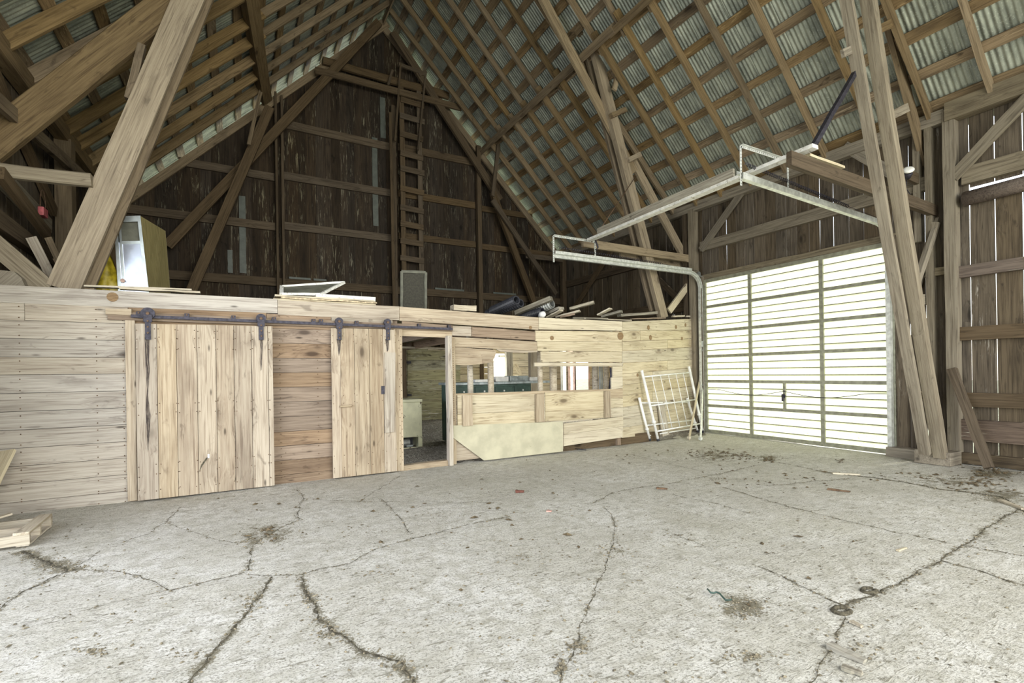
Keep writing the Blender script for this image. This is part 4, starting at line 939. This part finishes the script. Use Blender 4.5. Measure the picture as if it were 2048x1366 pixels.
# lamp
A = P(1816, 345, Y=3.36)
lm = thing('barn_lamp', A, 'small round white lamp with dark collar near the right roof plate', 'lamp')
dirn = Vector((-.5, -.3, .5)).normalized()
rr = [.02, .05, .068, .072, .06, .03]; pp = [A + dirn * q for q in (-.0, .015, .03, .045, .06, .066)]
tube('bulb', pp, .05, 'glassw', lm, k=16, radii=rr); tube('collar', [A - dirn * .09, A - dirn * .02, A], .05, 'iron', lm, k=14, radii=[.04, .06, .05])
tube('cable', [A - dirn * .09, A + Vector((.05, .05, -.2)), A + Vector((.2, .05, -.28))], .006, 'iron', lm, k=5)

# ================================================================== LADDER AND BITS ON THE GABLE
ld = thing('wall_ladder', P(825, 600, Y=13.05), 'tall home-made ladder of nailed cleats fixed up the gable wall', 'ladder')
for px in (808, 843):
    A = P(px, 560, Y=13.06); beam('side_rail', (A.x, 13.06, 2.4), (A.x + .0, 13.06, 9.3), .13, .05, 'girt', ld, seg=8)
for k, py in enumerate([205, 237, 273, 311, 341, 381, 419, 451, 485, 519, 552]):
    z = P(822, py, Y=13.0).z; x0, x1 = P(800, py, Y=13.0).x, P(848, py, Y=13.0).x
    beam('rung', (x0 + RN.uniform(-.03, .03), 13.0, z + .02), (x1 + RN.uniform(-.03, .03), 13.0, z - .01), .15, .03, 'girt', ld, seg=2)
fr = thing('narrow_frame', P(820, 290, Y=12.9), 'narrow open frame of thin bars hung over the ladder top', 'frame')
for a, b, w in [((801, 128), (790, 282), .05), ((851, 148), (836, 300), .05), ((797, 128), (853, 150), .09), ((838, 150), (852, 143), .09)]:
    beam('bar', P(*a, Y=12.9), P(*b, Y=12.9), w, .05, 'girt', fr)
sf = thing('window_screen', P(827, 612, Y=12.6), 'framed insect screen standing at the foot of the wall ladder', 'window screen')
c0 = [P(803, 612, Y=8.3), P(851, 615, Y=8.3), P(851, 545, Y=8.3), P(803, 543, Y=8.3)]
c0[0] = drop(c0[0], c0[3], 2.36); c0[1] = drop(c0[1], c0[2], 2.36)
for i in range(4): beam('frame_bar', c0[i], c0[(i + 1) % 4], .045, .03, 'screenframe', sf)
slab('mesh', [p + Vector((0, .01, 0)) for p in c0], (0, 1, 0), .004, 'mesh', sf)
for i, (a, b, w, mm, lab) in enumerate([((780, 225), (788, 600), .07, 'girt', 'thin upright batten right beside the gable centre post'), ((785, 140), (776, 170), .06, 'girt', 'tiny crooked stick below the gable peak')]):
    o = beam('batten_stick', P(*a, Y=12.95), P(*b, Y=12.95) - UP * (1.4 if i == 0 else 0), w, .05, mm, None); tag(o, lab, 'stick')

# ================================================================== THINGS ON THE LOFT EDGE
# aluminium-fronted cabinet with olive panelling, tilted
cb = thing('cabinet', P(290, 572, Y=8.4), 'tall tilted cabinet with aluminium door and olive wood-grain side', 'cabinet')
YC = 8.15
fl = [P(236, 572, Y=YC), P(297, 573, Y=YC), P(281, 432, Y=YC), P(228, 434, Y=YC)]
fl[0] = drop(fl[0], fl[3]); fl[1] = drop(fl[1], fl[2])
bk = [p + Vector((.42, 1.0, 0)) for p in fl]
brb = PN(340, 574, (0, 1, 0), YC + .8); brt = PN(331, 462, (0, 1, 0), YC + .8)
brb = drop(brb, brt)
bk = [fl[0] + Vector((.12, .8, 0)), brb, brt, fl[3] + (brt - fl[2])]
def poly(name, pts, th, m, par):
    pts = [Vector(p) for p in pts]; n_ = (pts[1] - pts[0]).cross(pts[3] - pts[0]).normalized(); return slab(name, pts, n_, th, m, par, along=pts[3] - pts[0])
slab('side_panel', [fl[1], brb, brt, fl[2]], (fl[1] - fl[0]).normalized() * -1, .02, 'paneling', cb, along=fl[2] - fl[1])
slab('side_panel', [fl[0], bk[0], bk[3], fl[3]], (fl[1] - fl[0]).normalized(), .02, 'paneling', cb, along=fl[3] - fl[0])
slab('back_panel', [bk[0], brb, brt, bk[3]], (0, -1, 0), .01, 'paneling', cb)
link('top_panel', [fl[3], fl[2], brt, bk[3]] + [p - Vector((0, 0, .02)) for p in (fl[3], fl[2], brt, bk[3])], [(0, 1, 2, 3), (7, 6, 5, 4), (0, 4, 5, 1), (1, 5, 6, 2), (2, 6, 7, 3), (3, 7, 4, 0)], 'paneling', cb)
lerp2 = lambda u, v: (fl[0].lerp(fl[1], u)).lerp(fl[3].lerp(fl[2], u), v)
for u0, u1, v0, v1, mm in [(0, .12, 0, 1, 'alud'), (.88, 1, 0, 1, 'alud'), (.12, .88, .94, 1, 'alud'), (.12, .88, 0, .04, 'alud'), (.16, .24, .04, .94, 'alud'), (.24, .88, .71, .74, 'alud')]:
    slab('door_frame', [lerp2(u0, v0), lerp2(u1, v0), lerp2(u1, v1), lerp2(u0, v1)], (0, -1, 0), .02, mm, cb)
slab('door_sheet', [lerp2(.12, .03) , lerp2(.9, .03), lerp2(.9, .73), lerp2(.12, .73)], (0, 1, 0), .01, 'alu', cb)
slab('door_sheet', [lerp2(.12, .73) + Vector((0, .02, 0)), lerp2(.9, .73) + Vector((0, .02, 0)), lerp2(.9, .97) + Vector((0, .02, 0)), lerp2(.12, .97) + Vector((0, .02, 0))], (0, 1, 0), .01, 'screenframe', cb)
c = lerp2(.18, .32); disc('latch', c + Vector((0, -.03, 0)), (0, 1, 0), .025, .03, 'redpaint', cb)
# yellow oilskin coat hanging between post and cabinet
yc = P(203, 520, Y=8.2); vs = []; fs = []; k = 22; rows_ = 12
for i in range(rows_ + 1):
    v = i / rows_; z = P(200, 498 + 102 * v, Y=8.2).z; w = .05 + .16 * v ** .7
    for j in range(k):
        a = 2 * math.pi * j / k; f = 1 + .28 * math.sin(a * 5 + v * 4) * v + .12 * math.sin(a * 9 - v * 6)
        vs.append((yc.x + .02 * v + math.cos(a) * w * f, 8.2 + math.sin(a) * w * .5 * f, z))
for i in range(rows_):
    for j in range(k): a = i * k + j; b = i * k + (j + 1) % k; fs.append((a, b, b + k, a + k))
fs.append(tuple(range(k))); o = link('raincoat', vs, fs, 'yellow', None, None, True); tag(o, 'crumpled yellow raincoat bunched beside the aluminium cabinet', 'coat')
# pink box hanging from a wire hoop on the left wall
A = P(86, 425, X=-2.2); pk = thing('hanging_box', A, 'small pink box hanging by a wire hoop on the left wall', 'box')
box('body', A, (.06, .17, .11), 'pink', pk, ch=.01)
hp = [A + Vector((0, .1 * math.cos(t) , .05 + .24 * math.sin(t))) for t in [math.pi * i / 12 for i in range(13)]]
tube('hoop', hp, .008, 'rust', pk, k=5)
# leaning bits at the far left of the loft
for i, (a, b, w, mm, lab) in enumerate([((98, 545), (62, 475), .1, 'stallgrey', 'twisted pale board leaning behind the foot brace'), ((130, 545), (96, 475), .07, 'rafter', 'thin brown board leaning behind the twisted pale board'),
                                        ((150, 568), (118, 515), .13, 'stallbrown', 'short reddish board leaning at the foot of the left wall'), ((186, 572), (178, 535), .05, 'stallgrey', 'slender pale stick right of the broad slanted post')]):
    o = beam('leaning_board', drop(P(*a, Y=8.0 + .12 * i), P(*b, Y=8.0 + .12 * i)), P(*b, Y=8.0 + .12 * i), w, .02, mm, None); tag(o, lab, 'board')
A = P(12, 557, Y=7.42)
vs = [(-.3, 0, 0), (-.2, 0, .12), (-.05, 0, .16), (.08, 0, .155), (.14, 0, .09), (.17, 0, 0)]; vs2 = [Vector(v) + Vector((A.x, 7.36, 2.49)) for v in vs]
o = slab('wood_offcut', vs2, (0, 1, 0), .12, 'beamgrey', None); tag(o, 'curved pale wooden offcut at the far left end of the loft wall', 'block')
# two thin boards lying on the edge
for i, (a, b, lab) in enumerate([((170, 573), (384, 580), 'upper of two thin laths lying below the cabinet'), ((240, 578), (401, 585), 'lower of two thin laths lying below the cabinet')]):
    o = beam('lath', P(*a, Y=7.36 - .03 * i), P(*b, Y=7.36 - .03 * i), .02, .1, 'cream', None); tag(o, lab, 'lath')
# stack of fibreboards with a white sash and a white frame on it
XS0, XS1 = P(545, 600, Y=7.35), P(755, 606, Y=7.35)
for i, (xa, xb, ya, yb_) in enumerate([(547, 752, 598, 607), (552, 756, 596, 604), (545, 748, 592, 600), (560, 750, 589, 597), (549, 745, 586, 594)]):
    zt = 2.44 + .025 * i
    A, B = P(xa, ya, Y=7.45), P(xb, yb_, Y=7.45)
    o = beam('fibreboard_sheet', (A.x, 7.62, zt), (B.x, 7.62, zt + .0), .55 + .02 * i, .02, 'fibre' if i % 2 else 'cream', None, side=(0, 0, 1), jit=.008)
    tag(o, ['lowest ragged sheet of the board stack above the track', 'second lowest sheet of the board stack above the track', 'middle sheet of the board stack above the track', 'fourth sheet up of the board stack above the track', 'top ragged sheet of the board stack above the track'][i], 'board', 'stacked sheets above the door track')
fr = thing('old_window', P(690, 585, Y=7.5), 'white painted window sash lying flat on the board stack', 'window sash')
q = [P(632, 590, Y=7.4), P(750, 598, Y=7.4)]; z = 2.57
xa, xb = q[0].x, q[1].x
for (A, B) in [((xa, 7.4, z), (xb, 7.4, z)), ((xa, 7.8, z), (xb, 7.8, z)), ((xa + .03, 7.4, z), (xa + .03, 7.8, z)), ((xb - .03, 7.4, z), (xb - .03, 7.8, z))]:
    beam('sash_bar', A, B, .06, .07, 'whitewood', fr, side=(0, 0, 1))
box('glass_pane', ((xa + xb) / 2, 7.6, z), (xb - xa - .1, .36, .006), 'steelworn', fr)
fr = thing('tilted_frame', P(620, 585, Y=7.6), 'white framed grey panel tilted up on the left of the stack', 'frame')
c4 = [P(563, 588, Y=7.5), P(640, 589, Y=7.5), P(688, 565, Y=7.8), P(564, 573, Y=7.8)]
for i in range(4): beam('frame_bar', c4[i], c4[(i + 1) % 4], .05, .035, 'whitewood', fr, side=(0, 0, 1))
nrm = (c4[1] - c4[0]).cross(c4[3] - c4[0]).normalized()
link('panel', [tuple(p) for p in c4] + [tuple(p - nrm * .006) for p in c4], [(0, 1, 2), (0, 2, 3), (6, 5, 4), (7, 6, 4)], 'screenframe', fr)
# block, black pipes, loose boards
A = P(927, 614, Y=7.4); o = beam('wood_block', P(904, 616, Y=7.42), P(949, 618, Y=7.42), .09, .16, 'pallet', None); tag(o, 'short thick wooden block lying left of the black pipes', 'block')
for i, (a, b, ro, y0, y1, lab) in enumerate([((985, 622), (1033, 600), .078, 8.1, 7.35, 'upper black corrugated pipe with open end towards the floor'), ((975, 628), (1042, 606), .072, 8.3, 7.38, 'black corrugated pipe tucked under the upper one'),
                                             ((1045, 632), (1104, 607), .085, 8.1, 7.4, 'wide ribbed grey hose end beneath a leaning board'), ((1040, 635), (1085, 622), .065, 8.0, 7.42, 'small black pipe lying low between the hoses')]):
    o = pipe('drain_pipe', P(*a, Y=y0), P(*b, Y=y1), ro, ro * .72, 'black' if i != 2 else 'zincd', None, ribs=14); tag(o, lab, 'pipe')
A = P(1085, 629, Y=7.33); o = tube('white_bag', [A + Vector((0, .1, -.03)), A + Vector((0, .03, 0)), A + Vector((0, -.03, .0)), A + Vector((0, -.05, -.01))], .06, 'white', None, k=9, radii=[.03, .06, .055, .03]); tag(o, 'crumpled white bag end beside the small black pipe', 'bag')
yw = lambda px: YP if px < 1245 else Q(px, 640).y
bl = [((1032, 626), (1103, 597), .075, 'weath', 'long weathered board leaning over the ribbed hose', .5), ((1092, 630), (1123, 616), .05, 'weath', 'flat board end right of the white bag', .4), ((1097, 635), (1123, 621), .025, 'cream', 'thin pale strip below the flat board end', .25),
      ((1112, 635), (1160, 622), .035, 'pallet', 'pale splintered board pointing right above the wall corner', .3), ((1140, 618), (1188, 605), .05, 'weath', 'grey board sticking up highest in the loose pile', .3), ((1197, 630), (1222, 617), .025, 'cream', 'slim pale board with slanted end in the loose pile', .2),
      ((1205, 633), (1243, 623), .045, 'weath', 'rounded board end above the corner of the wall', .3), ((1238, 631), (1311, 626), .05, 'weath', 'flat dark board lying along the right loft edge', .3), ((1167, 637), (1262, 641), .02, 'pallet', 'long thin bark strip lying along the loft edge', .05),
      ((1145, 636), (1215, 638), .03, 'weath', 'short grey strip on the loft edge below the loose pile', .1), ((1120, 634), (1150, 628), .04, 'stallbrown', 'dark lath in front of the loose pile', .1), ((1262, 638), (1330, 636), .025, 'stallbrown', 'thin lath between the pile and the golden post', .05),
      ((1345, 633), (1368, 632), .035, 'pallet', 'small offcut right of the golden post foot', .1), ((1371, 633), (1384, 633), .03, 'cream', 'tiny block beside the jamb post on the loft edge', .1)]
for i, (a, b, w, mm, lab, dp) in enumerate(bl):
    A = P(*a, Y=yw(a[0]) + .06 + dp); B = P(*b, Y=yw(b[0]) + .02)
    if a[0] < 1245: A.z = max(A.z, 2.43)
    o = beam('loose_board', A, B, .13 if dp > .15 else .06, w, mm, None, side=(0, 0, 1), seg=5, jit=.006); tag(o, lab, 'board')
A = P(1360, 600, Y=8.6)
hk = thing('wire_bundle', P(1355, 625, Y=8.7), 'loose coil of grey wire strands behind the knee brace', 'wire')
for i in range(7):
    tube('strand', [P(1345 + i * 3, 632, Y=8.6), P(1352 + i * 4, 615 - i * 3, Y=8.7), P(1385, 622 + i, Y=8.8)], .006, 'alud', hk, k=4)

# ================================================================== STALL INTERIOR
nxs, nys = 60, 40; vs = []; fs = []
for i in range(nxs + 1):
    for j in range(nys + 1):
        xx = -2.3 + 11.55 * i / nxs; yy = 7.36 + 5.68 * j / nys; vs.append((xx, yy, -.01 + .25 * (j / nys) ** 1.2 + RN.uniform(-.012, .012)))
for i in range(nxs):
    for j in range(nys): a = i * (nys + 1) + j; fs.append((a, a + nys + 1, a + nys + 2, a + 1))
o = link('straw_floor', vs, fs, 'straw', None, None, True); o['kind'] = 'stuff'; tag(o, 'straw and dung litter covering the stall floor', 'straw', kind='stuff')
# inner stable door seen through the doorway
idr = thing('plank_door', P(850, 800, Y=12.4), 'whitewashed mossy plank door at the back of the stall', 'door')
for i in range(7):
    z = .35 + i * .265; a = P(815, 760, Y=12.4).x; b = P(900, 760, Y=12.4).x
    beam('plank', (a, 12.4, z), (b + .3, 12.4, z), .255, .03, 'stalldirty', idr)
for z in (.9, 1.75): box('hinge', (a + .03, 12.36, z), (.12, .02, .06), 'iron', idr)
o = beam('stall_post', (a - .12, 12.35, .1), (a - .12, 12.35, 2.25), .14, .1, 'girt', None); tag(o, 'dark jamb post left of the whitewashed plank door', 'post')
o = beam('pale_rail', (a - .3, 12.3, 2.14), (b + .3, 12.3, 2.10), .05, .04, 'cream', None); tag(o, 'pale thin rail above the whitewashed plank door', 'rail')
A = P(845, 897, Z=.02)
fz_ = thing('old_freezer', (2.75, 9.1, 0), 'cream enamel appliance with rust spots and open black base', 'freezer')
xr_, yf = A.x, A.y
box('body', (xr_ - .42, yf + .33, .58), (.84, .66, .66), 'freezer', fz_, ch=.015)
box('lid', (xr_ - .42, yf + .33, .94), (.86, .68, .06), 'freezer', fz_, ch=.012)
box('base_frame', (xr_ - .04, yf + .33, .14), (.08, .66, .24), 'freezer', fz_); box('base_back', (xr_ - .45, yf + .5, .15), (.76, .3, .24), 'black', fz_); box('base_frame', (xr_ - .42, yf + .02, .04), (.84, .04, .04), 'freezer', fz_)
disc('motor', (xr_ - .3, yf + .2, .13), (1, 0, 0), .08, .2, 'zincd', fz_); box('valve', (xr_ - .22, yf + .1, .08), (.12, .03, .03), 'alud', fz_)
# green workbench with drawers and clutter
wb = thing('workbench', (5.3, 9.4, 0), 'dark green chest of drawers used as a cluttered workbench in the stall', 'workbench')
x0, x1 = P(905, 775, Y=8.9).x, P(1062, 775, Y=8.9).x; zt = P(990, 766, Y=8.9).z
box('carcass', ((x0 + x1) / 2, 9.2, zt / 2 + .03), (x1 - x0, .6, zt - .1), 'green', wb, ch=.01)
x1b = P(1095, 770, Y=8.9).x
box('top', ((x0 + x1b) / 2, 9.18, zt), (x1b - x0 + .1, .72, .05), 'steelworn', wb, ch=.006)
nd = 4; dw = (x1 - x0) / nd
for i in range(nd):
    for k, z in enumerate((zt - .16, zt - .36, zt - .56)):
        dr_ = box('drawer', (x0 + dw * (i + .5), 8.89, z), (dw - .06, .03, .17), 'green', wb, ch=.006); disc('knob', (x0 + dw * (i + .5), 8.865, z), (0, 1, 0), .018, .03, 'zinc', dr_, 10)
for i, (px, w, dpt, h, mm, lab, cat) in enumerate([(965, .42, .3, .05, 'white', 'thin white tray on the left of the workbench', 'tray'), (1000, .3, .3, .10, 'white', 'white box lid in the middle of the workbench', 'lid'), (1035, .45, .25, .11, 'steelworn', 'grey-green metal case on the workbench', 'case'), (1065, .25, .3, .08, 'white', 'white papers at the right end of the workbench', 'papers')]):
    A = P(px, 760, Y=9.05); o = box('bench_item', (A.x, 9.1, zt + .025 + h / 2 + .002), (w, dpt, h), mm, None, ch=.004); o.name = ['tray', 'box_lid', 'tool_case', 'paper_stack'][i]; tag(o, lab, cat)
o = beam('stall_rafter', P(1046, 765, Y=12.8) + Vector((.35, -.3, -.85)), P(1030, 728, Y=12.95), .13, .03, 'cream', None); o.name = 'leaning_board'; tag(o, 'pale board leaning on the sunlit lining boards of the stall', 'board')
# windows of the stall
w1 = struct('window_1', (7.1, 13.2, 1.6))
wx0, wx1 = 6.6, 7.2
for A, B in [((wx0, 13.18, 1.18), (wx1, 13.18, 1.18)), ((wx0, 13.18, 2.06), (wx1, 13.18, 2.06)), ((wx0, 13.18, 1.18), (wx0, 13.18, 2.06)), ((wx1, 13.18, 1.18), (wx1, 13.18, 2.06)), ((6.9, 13.18, 1.95), (7.15, 13.18, 1.95))]:
    beam('sash_bar', A, B, .06, .08, 'whitewood', w1)
box('glass_pane', (6.9, 13.18, 1.62), (.56, .004, .86), 'glass', w1)
w2 = struct('window_2', (9.4, 12.3, 1.2))
for A, B in [((9.36, 11.8, .58), (9.36, 12.8, .58)), ((9.36, 11.8, 1.88), (9.36, 12.8, 1.88)), ((9.36, 12.8, .58), (9.36, 12.8, 1.88)), ((9.36, 11.85, .58), (9.36, 11.85, 1.88))]:
    beam('frame_board', A, B, .1, .12, 'redpaint', w2, side=(1, 0, 0))
# a few more uprights deep in the stall
for px, yy, w, mm, lab in [(1018, 12.6, .2, 'weath', 'broad weathered post beside the stall back window'), (1066, 10.6, .2, 'pallet', 'broad tan post in front of the sunlit lining boards'), (1141, 11.6, .1, 'redpaint', 'faded pink post at the left of the bright side opening'), (1127, 11.4, .11, 'white', 'white post left of the faded pink post')]:
    A = P(px, 760, Y=yy); o = beam('stall_post', (A.x, yy, .1), (A.x, yy, 2.25), w, .12, mm, None); tag(o, lab, 'post')
# trees and grass beyond are suggested only through those openings
# ================================================================== BED FRAME PARTS LEANING BY THE GARAGE DOOR
def P2(x, y, z): return P(x, y, Z=z)
def bed(name, label, feet, tops, ws, hs, cross, dia, mm):
    t = thing(name, feet[0], label, 'bed frame')
    L0, R0 = Vector(feet[0]), Vector(feet[1]); L1, R1 = Vector(tops[0]), Vector(tops[1])
    for a, b in ((L0, L1), (R0, R1)):
        tube('post', [a, b], dia, mm, t, k=10); tube('foot_cap', [a, a + (b - a).normalized() * .05], dia * 1.15, 'black', t, k=8); tube('collar', [a.lerp(b, .26), a.lerp(b, .29)], dia * 1.5, mm, t, k=10)
        disc('top_cap', b, (b - a), dia * 1.1, .02, mm, t, 10)
    for u in cross: tube('crossbar', [L0.lerp(L1, u), R0.lerp(R1, u)], dia * .55, mm, t, k=8)
    for k in range(1, ws + 1):
        f = k / (ws + 1)
        tube('spindle', [L0.lerp(L1, hs[0]).lerp(R0.lerp(R1, hs[0]), f), L0.lerp(L1, hs[1]).lerp(R0.lerp(R1, hs[1]), f)], dia * .3, mm, t, k=6)
    return t
# wall face there: feet out on the floor, tops resting near the wall
fL = P(1316.7, 882, Z=.01); fR = P(1406, 865, Z=.01)
tL = PN(1283.7, 741.7, n2, d2 + .10); tR = PN(1378, 733.8, n2, d2 + .10)
bed('bed_end', 'white tubular bed end with five thin spindles leaning on the planks', [fL, fR], [tL, tR], 5, (.137, .915), [.137, .504, .915], .028, 'white')
fL = P(1300, 881, Z=.01); fR = P(1396, 864, Z=.01)
tL = PN(1278.5, 796.4, n2, d2 + .06); tR = PN(1374, 797, n2, d2 + .06)
bed('bed_end', 'lower white bed end standing behind the spindled one', [fL, fR], [tL, tR], 0, (.25, .9), [.12, .36, .89], .026, 'white')
for a, b, lab, mm in [((1378, 878), (1402, 748), 'cream painted bed rail leaning at the door jamb', 'cream'), ((1401, 880), (1406, 760), 'grey bed rail leaning at the door jamb', 'zinc')]:
    A = P(*a, Z=.01); B = P(*b, Y=7.9); t = thing('bed_rail', A, lab, 'bed rail'); beam('rail', A, B, .05, .02, mm, t, jit=0); box('hook_plate', A + Vector((0, 0, .03)), (.06, .05, .05), mm, t)
# plank standing behind the frame
o = beam('short_plank', PN(1331, 871, n2, d2 + .1), PN(1321, 806, n2, d2 + .05), .2, .03, 'pallet', None); tag(o, 'short greenish plank standing behind the bed ends', 'board')

# ================================================================== PALLET AND BOARD AT LEFT
pal = thing('pallet', P(40, 1085, Z=0), 'broken wooden pallet lying on the floor at the left edge', 'pallet')
ang = math.atan2(*(P(110, 1030, Z=.13) - P(55, 1075, Z=.13)).yx)
e1 = Vector((math.cos(ang), math.sin(ang), 0)); e2 = Vector((-e1.y, e1.x, 0))
c_ = P(60, 1092, Z=0.0); O = Vector((c_.x, c_.y, 0))
# stringers run along -e2 side (to the left), deck boards along e1
for k, m_ in ((0, 0), (.30, 1), (.62, 2)):
    A = O + e1 * k + UP * .065; beam('stringer', A + e2 * .0, A + e2 * 1.1, .04, .09, 'pallet', pal, side=(0, 0, 1))
for k in range(4):
    A = O + e2 * (.05 + .27 * k); 
    if k != 1: beam('deck_board', A + UP * .12 - e1 * .02, A + UP * .12 + e1 * .66, .1, .02, 'pallet', pal, side=(0, 0, 1))
    beam('bottom_board', A + UP * .012 + e1 * 0, A + UP * .012 + e1 * .64, .09, .018, 'pallet', pal, side=(0, 0, 1))
o = beam('wood_strip', P(-60, 1052, Z=.16), P(22, 1027, Z=.2), .07, .02, 'pallet', None, side=(0, 0, 1)); tag(o, 'loose slat lying tilted over the pallet', 'slat')
o = beam('leaning_plank', P(-30, 990, Y=6.75), P(14, 902, Y=7.05), .16, .03, 'cream', None, side=(.4, 1, .2)); tag(o, 'short yellow plank leaning in at the left edge against the wall', 'board')

# ================================================================== SMALL THINGS ON THE FLOOR
def fl_beam(name, a, b, w, t, mm, label, cat, z=.0):
    A = P(*a, Z=0); B = P(*b, Z=0); A.z = fz(A.x, A.y) + t / 2 + z + .002; B.z = fz(B.x, B.y) + t / 2 + z + .002
    o = beam(name, A, B, w, t, mm, None, side=(0, 0, 1), seg=6, jit=min(w, t) * .18, taper=.75); return tag(o, label, cat)
fl_beam('wood_splinter', (1658, 1292), (1730, 1326), .055, .022, 'weath', 'larger rotten wood splinter on the concrete near the right front', 'wood')
fl_beam('wood_splinter', (1684, 1336), (1724, 1350), .045, .018, 'weath', 'smaller wood splinter just below the larger rotten one', 'wood')
fl_beam('wood_splinter', (1702, 1243), (1724, 1254), .03, .015, 'pallet', 'short round stick beyond the rotten splinters', 'wood')
fl_beam('brick_fragment', (1032, 985), (1048, 986), .04, .03, 'brick', 'small dark red brick fragment in the middle of the floor', 'brick')
fl_beam('pink_scrap', (1094, 1022), (1103, 1023), .05, .01, 'pinkchip', 'small faded pink scrap on the floor centre', 'scrap')
fl_beam('stick', (1655, 980), (1701, 986), .03, .02, 'rust', 'dark stick lying parallel to the long crack at right', 'stick')
fl_beam('stick', (1665, 948), (1720, 950), .04, .02, 'cream', 'pale lath lying in front of the garage door', 'stick')
fl_beam('stick', (2000, 1002), (2048, 1020), .05, .025, 'pallet', 'pale stick at the right edge of the floor', 'stick')
fl_beam('stick', (1313, 978), (1335, 979), .04, .02, 'rust', 'short dark stick in the middle of the floor', 'stick')
fl_beam('stick', (1795, 1102), (1812, 1097), .02, .012, 'cream', 'small pale chip near the crossing of two cracks', 'stick')
for i, (px, py, r, lab) in enumerate([(1738, 1180, .05, 'dark dried dung ring beyond the crack junction'), (1684, 1220, .06, 'larger dark dung ring at the crack junction')]):
    A = P(px, py, Z=0); z = fz(A.x, A.y); pts = [Vector((A.x + r * math.cos(t), A.y + r * .6 * math.sin(t), z + .006)) for t in [2 * math.pi * k / 14 for k in range(13)]]
    o = tube('dung_ring', pts, .012, 'soil', None, k=6, radii=[.012 + .006 * RN.random() for _ in pts]); tag(o, lab, 'dung')
pts = [P(1142, 893, Z=.02), P(1150, 897, Z=.015), P(1162, 899, Z=.01), P(1172, 900, Z=.01)]
o = tube('cable_end', pts, .008, 'black', None, k=6); tag(o, 'short black cable end poking out from under the plank wall', 'cable')
tw = [P(1412, 1175, Z=0) + Vector((0, 0, .0))]; 
o = tube('twine', [P(1415 + 6 * i, 1178 + 4 * math.sin(i * 1.3) + 3 * i, Z=.012) for i in range(9)], .006, 'green', None, k=5); tag(o, 'tuft of green twine at the corner of the straw patch', 'twine')
# litter nobody could count
def scatter(name, label, cat, pts, size, mm, flat=.5):
    vs = []; fs = []
    for p in pts:
        s = size * RN.uniform(.4, 1.5); k = len(vs); a = RN.uniform(0, 6.28); ca, sa = math.cos(a), math.sin(a); z = fz(p[0], p[1])
        L = s * RN.uniform(.8, 2.2)
        base = [(L, 0, 0), (0, s, 0), (-L, 0, 0), (0, -s, 0), (RN.uniform(-.3, .3) * s, RN.uniform(-.3, .3) * s, s * flat * 2)]
        for b in base: vs.append((p[0] + b[0] * ca - b[1] * sa, p[1] + b[0] * sa + b[1] * ca, z + b[2] + .001 + (RN.random() * s * .3 if flat > .3 else RN.random() * s * .5)))
        fs += [(k, k + 1, k + 4), (k + 1, k + 2, k + 4), (k + 2, k + 3, k + 4), (k + 3, k, k + 4)]
    o = link(name, vs, fs, mm); tag(o, label, cat, kind='stuff'); return o
pts = []
for w, cpts in CRW:
    for p in cpts:
        for _ in range(int(1 + w * 130)): 
            if RN.random() < .5: pts.append((p.x + RN.gauss(0, w * 1.1 + .01), p.y + RN.gauss(0, w * 1.1 + .01)))
scatter('soil_crumbs', 'crumbs of soil and gravel spilled along the floor cracks', 'crumbs', pts, .006, 'crumb')
pts = []
for (px, py, rx, ry, s) in PATCH:
    for _ in range(int(70 * s)):
        p = P(px + RN.gauss(0, rx * .5), py + RN.gauss(0, ry * .5), Z=0); pts.append((p.x, p.y))
for _ in range(700):
    p = P(RN.uniform(0, 2048), RN.uniform(900, 1366), Z=0)
    if -2.3 < p.x < 9.2 and p.y < 7.1: pts.append((p.x, p.y))
scatter('floor_debris', 'loose chaff and chips strewn over the whole concrete floor', 'debris', pts, .007, 'crumb', .35)
pts = []
for (cx_, cy_, sx2, sy2, n_) in [(1980, 925, 50, 10, 50), (1850, 950, 60, 8, 30), (620, 1010, 200, 20, 14), (900, 1100, 200, 60, 8), (1600, 1100, 250, 60, 8), (1420, 905, 45, 9, 70), (1475, 912, 35, 8, 50), (1535, 918, 14, 6, 30), (1680, 922, 14, 4, 12), (1560, 960, 160, 14, 40), (1950, 965, 60, 16, 80), (1990, 940, 40, 8, 80), (1300, 915, 90, 14, 20), (1010, 1000, 240, 50, 25), (540, 1065, 50, 18, 14)]:
    for _ in range(n_):
        p = P(cx_ + RN.gauss(0, sx2 * .6), max(cy_ + RN.gauss(0, sy2 * .6), 880), Z=0)
        if p.x < 9.25 and p.y < 7.2: pts.append((p.x, p.y))
scatter('leaf_litter', 'dry brown leaves blown in before the garage door and right wall', 'leaves', pts, .017, 'leaf', .3)
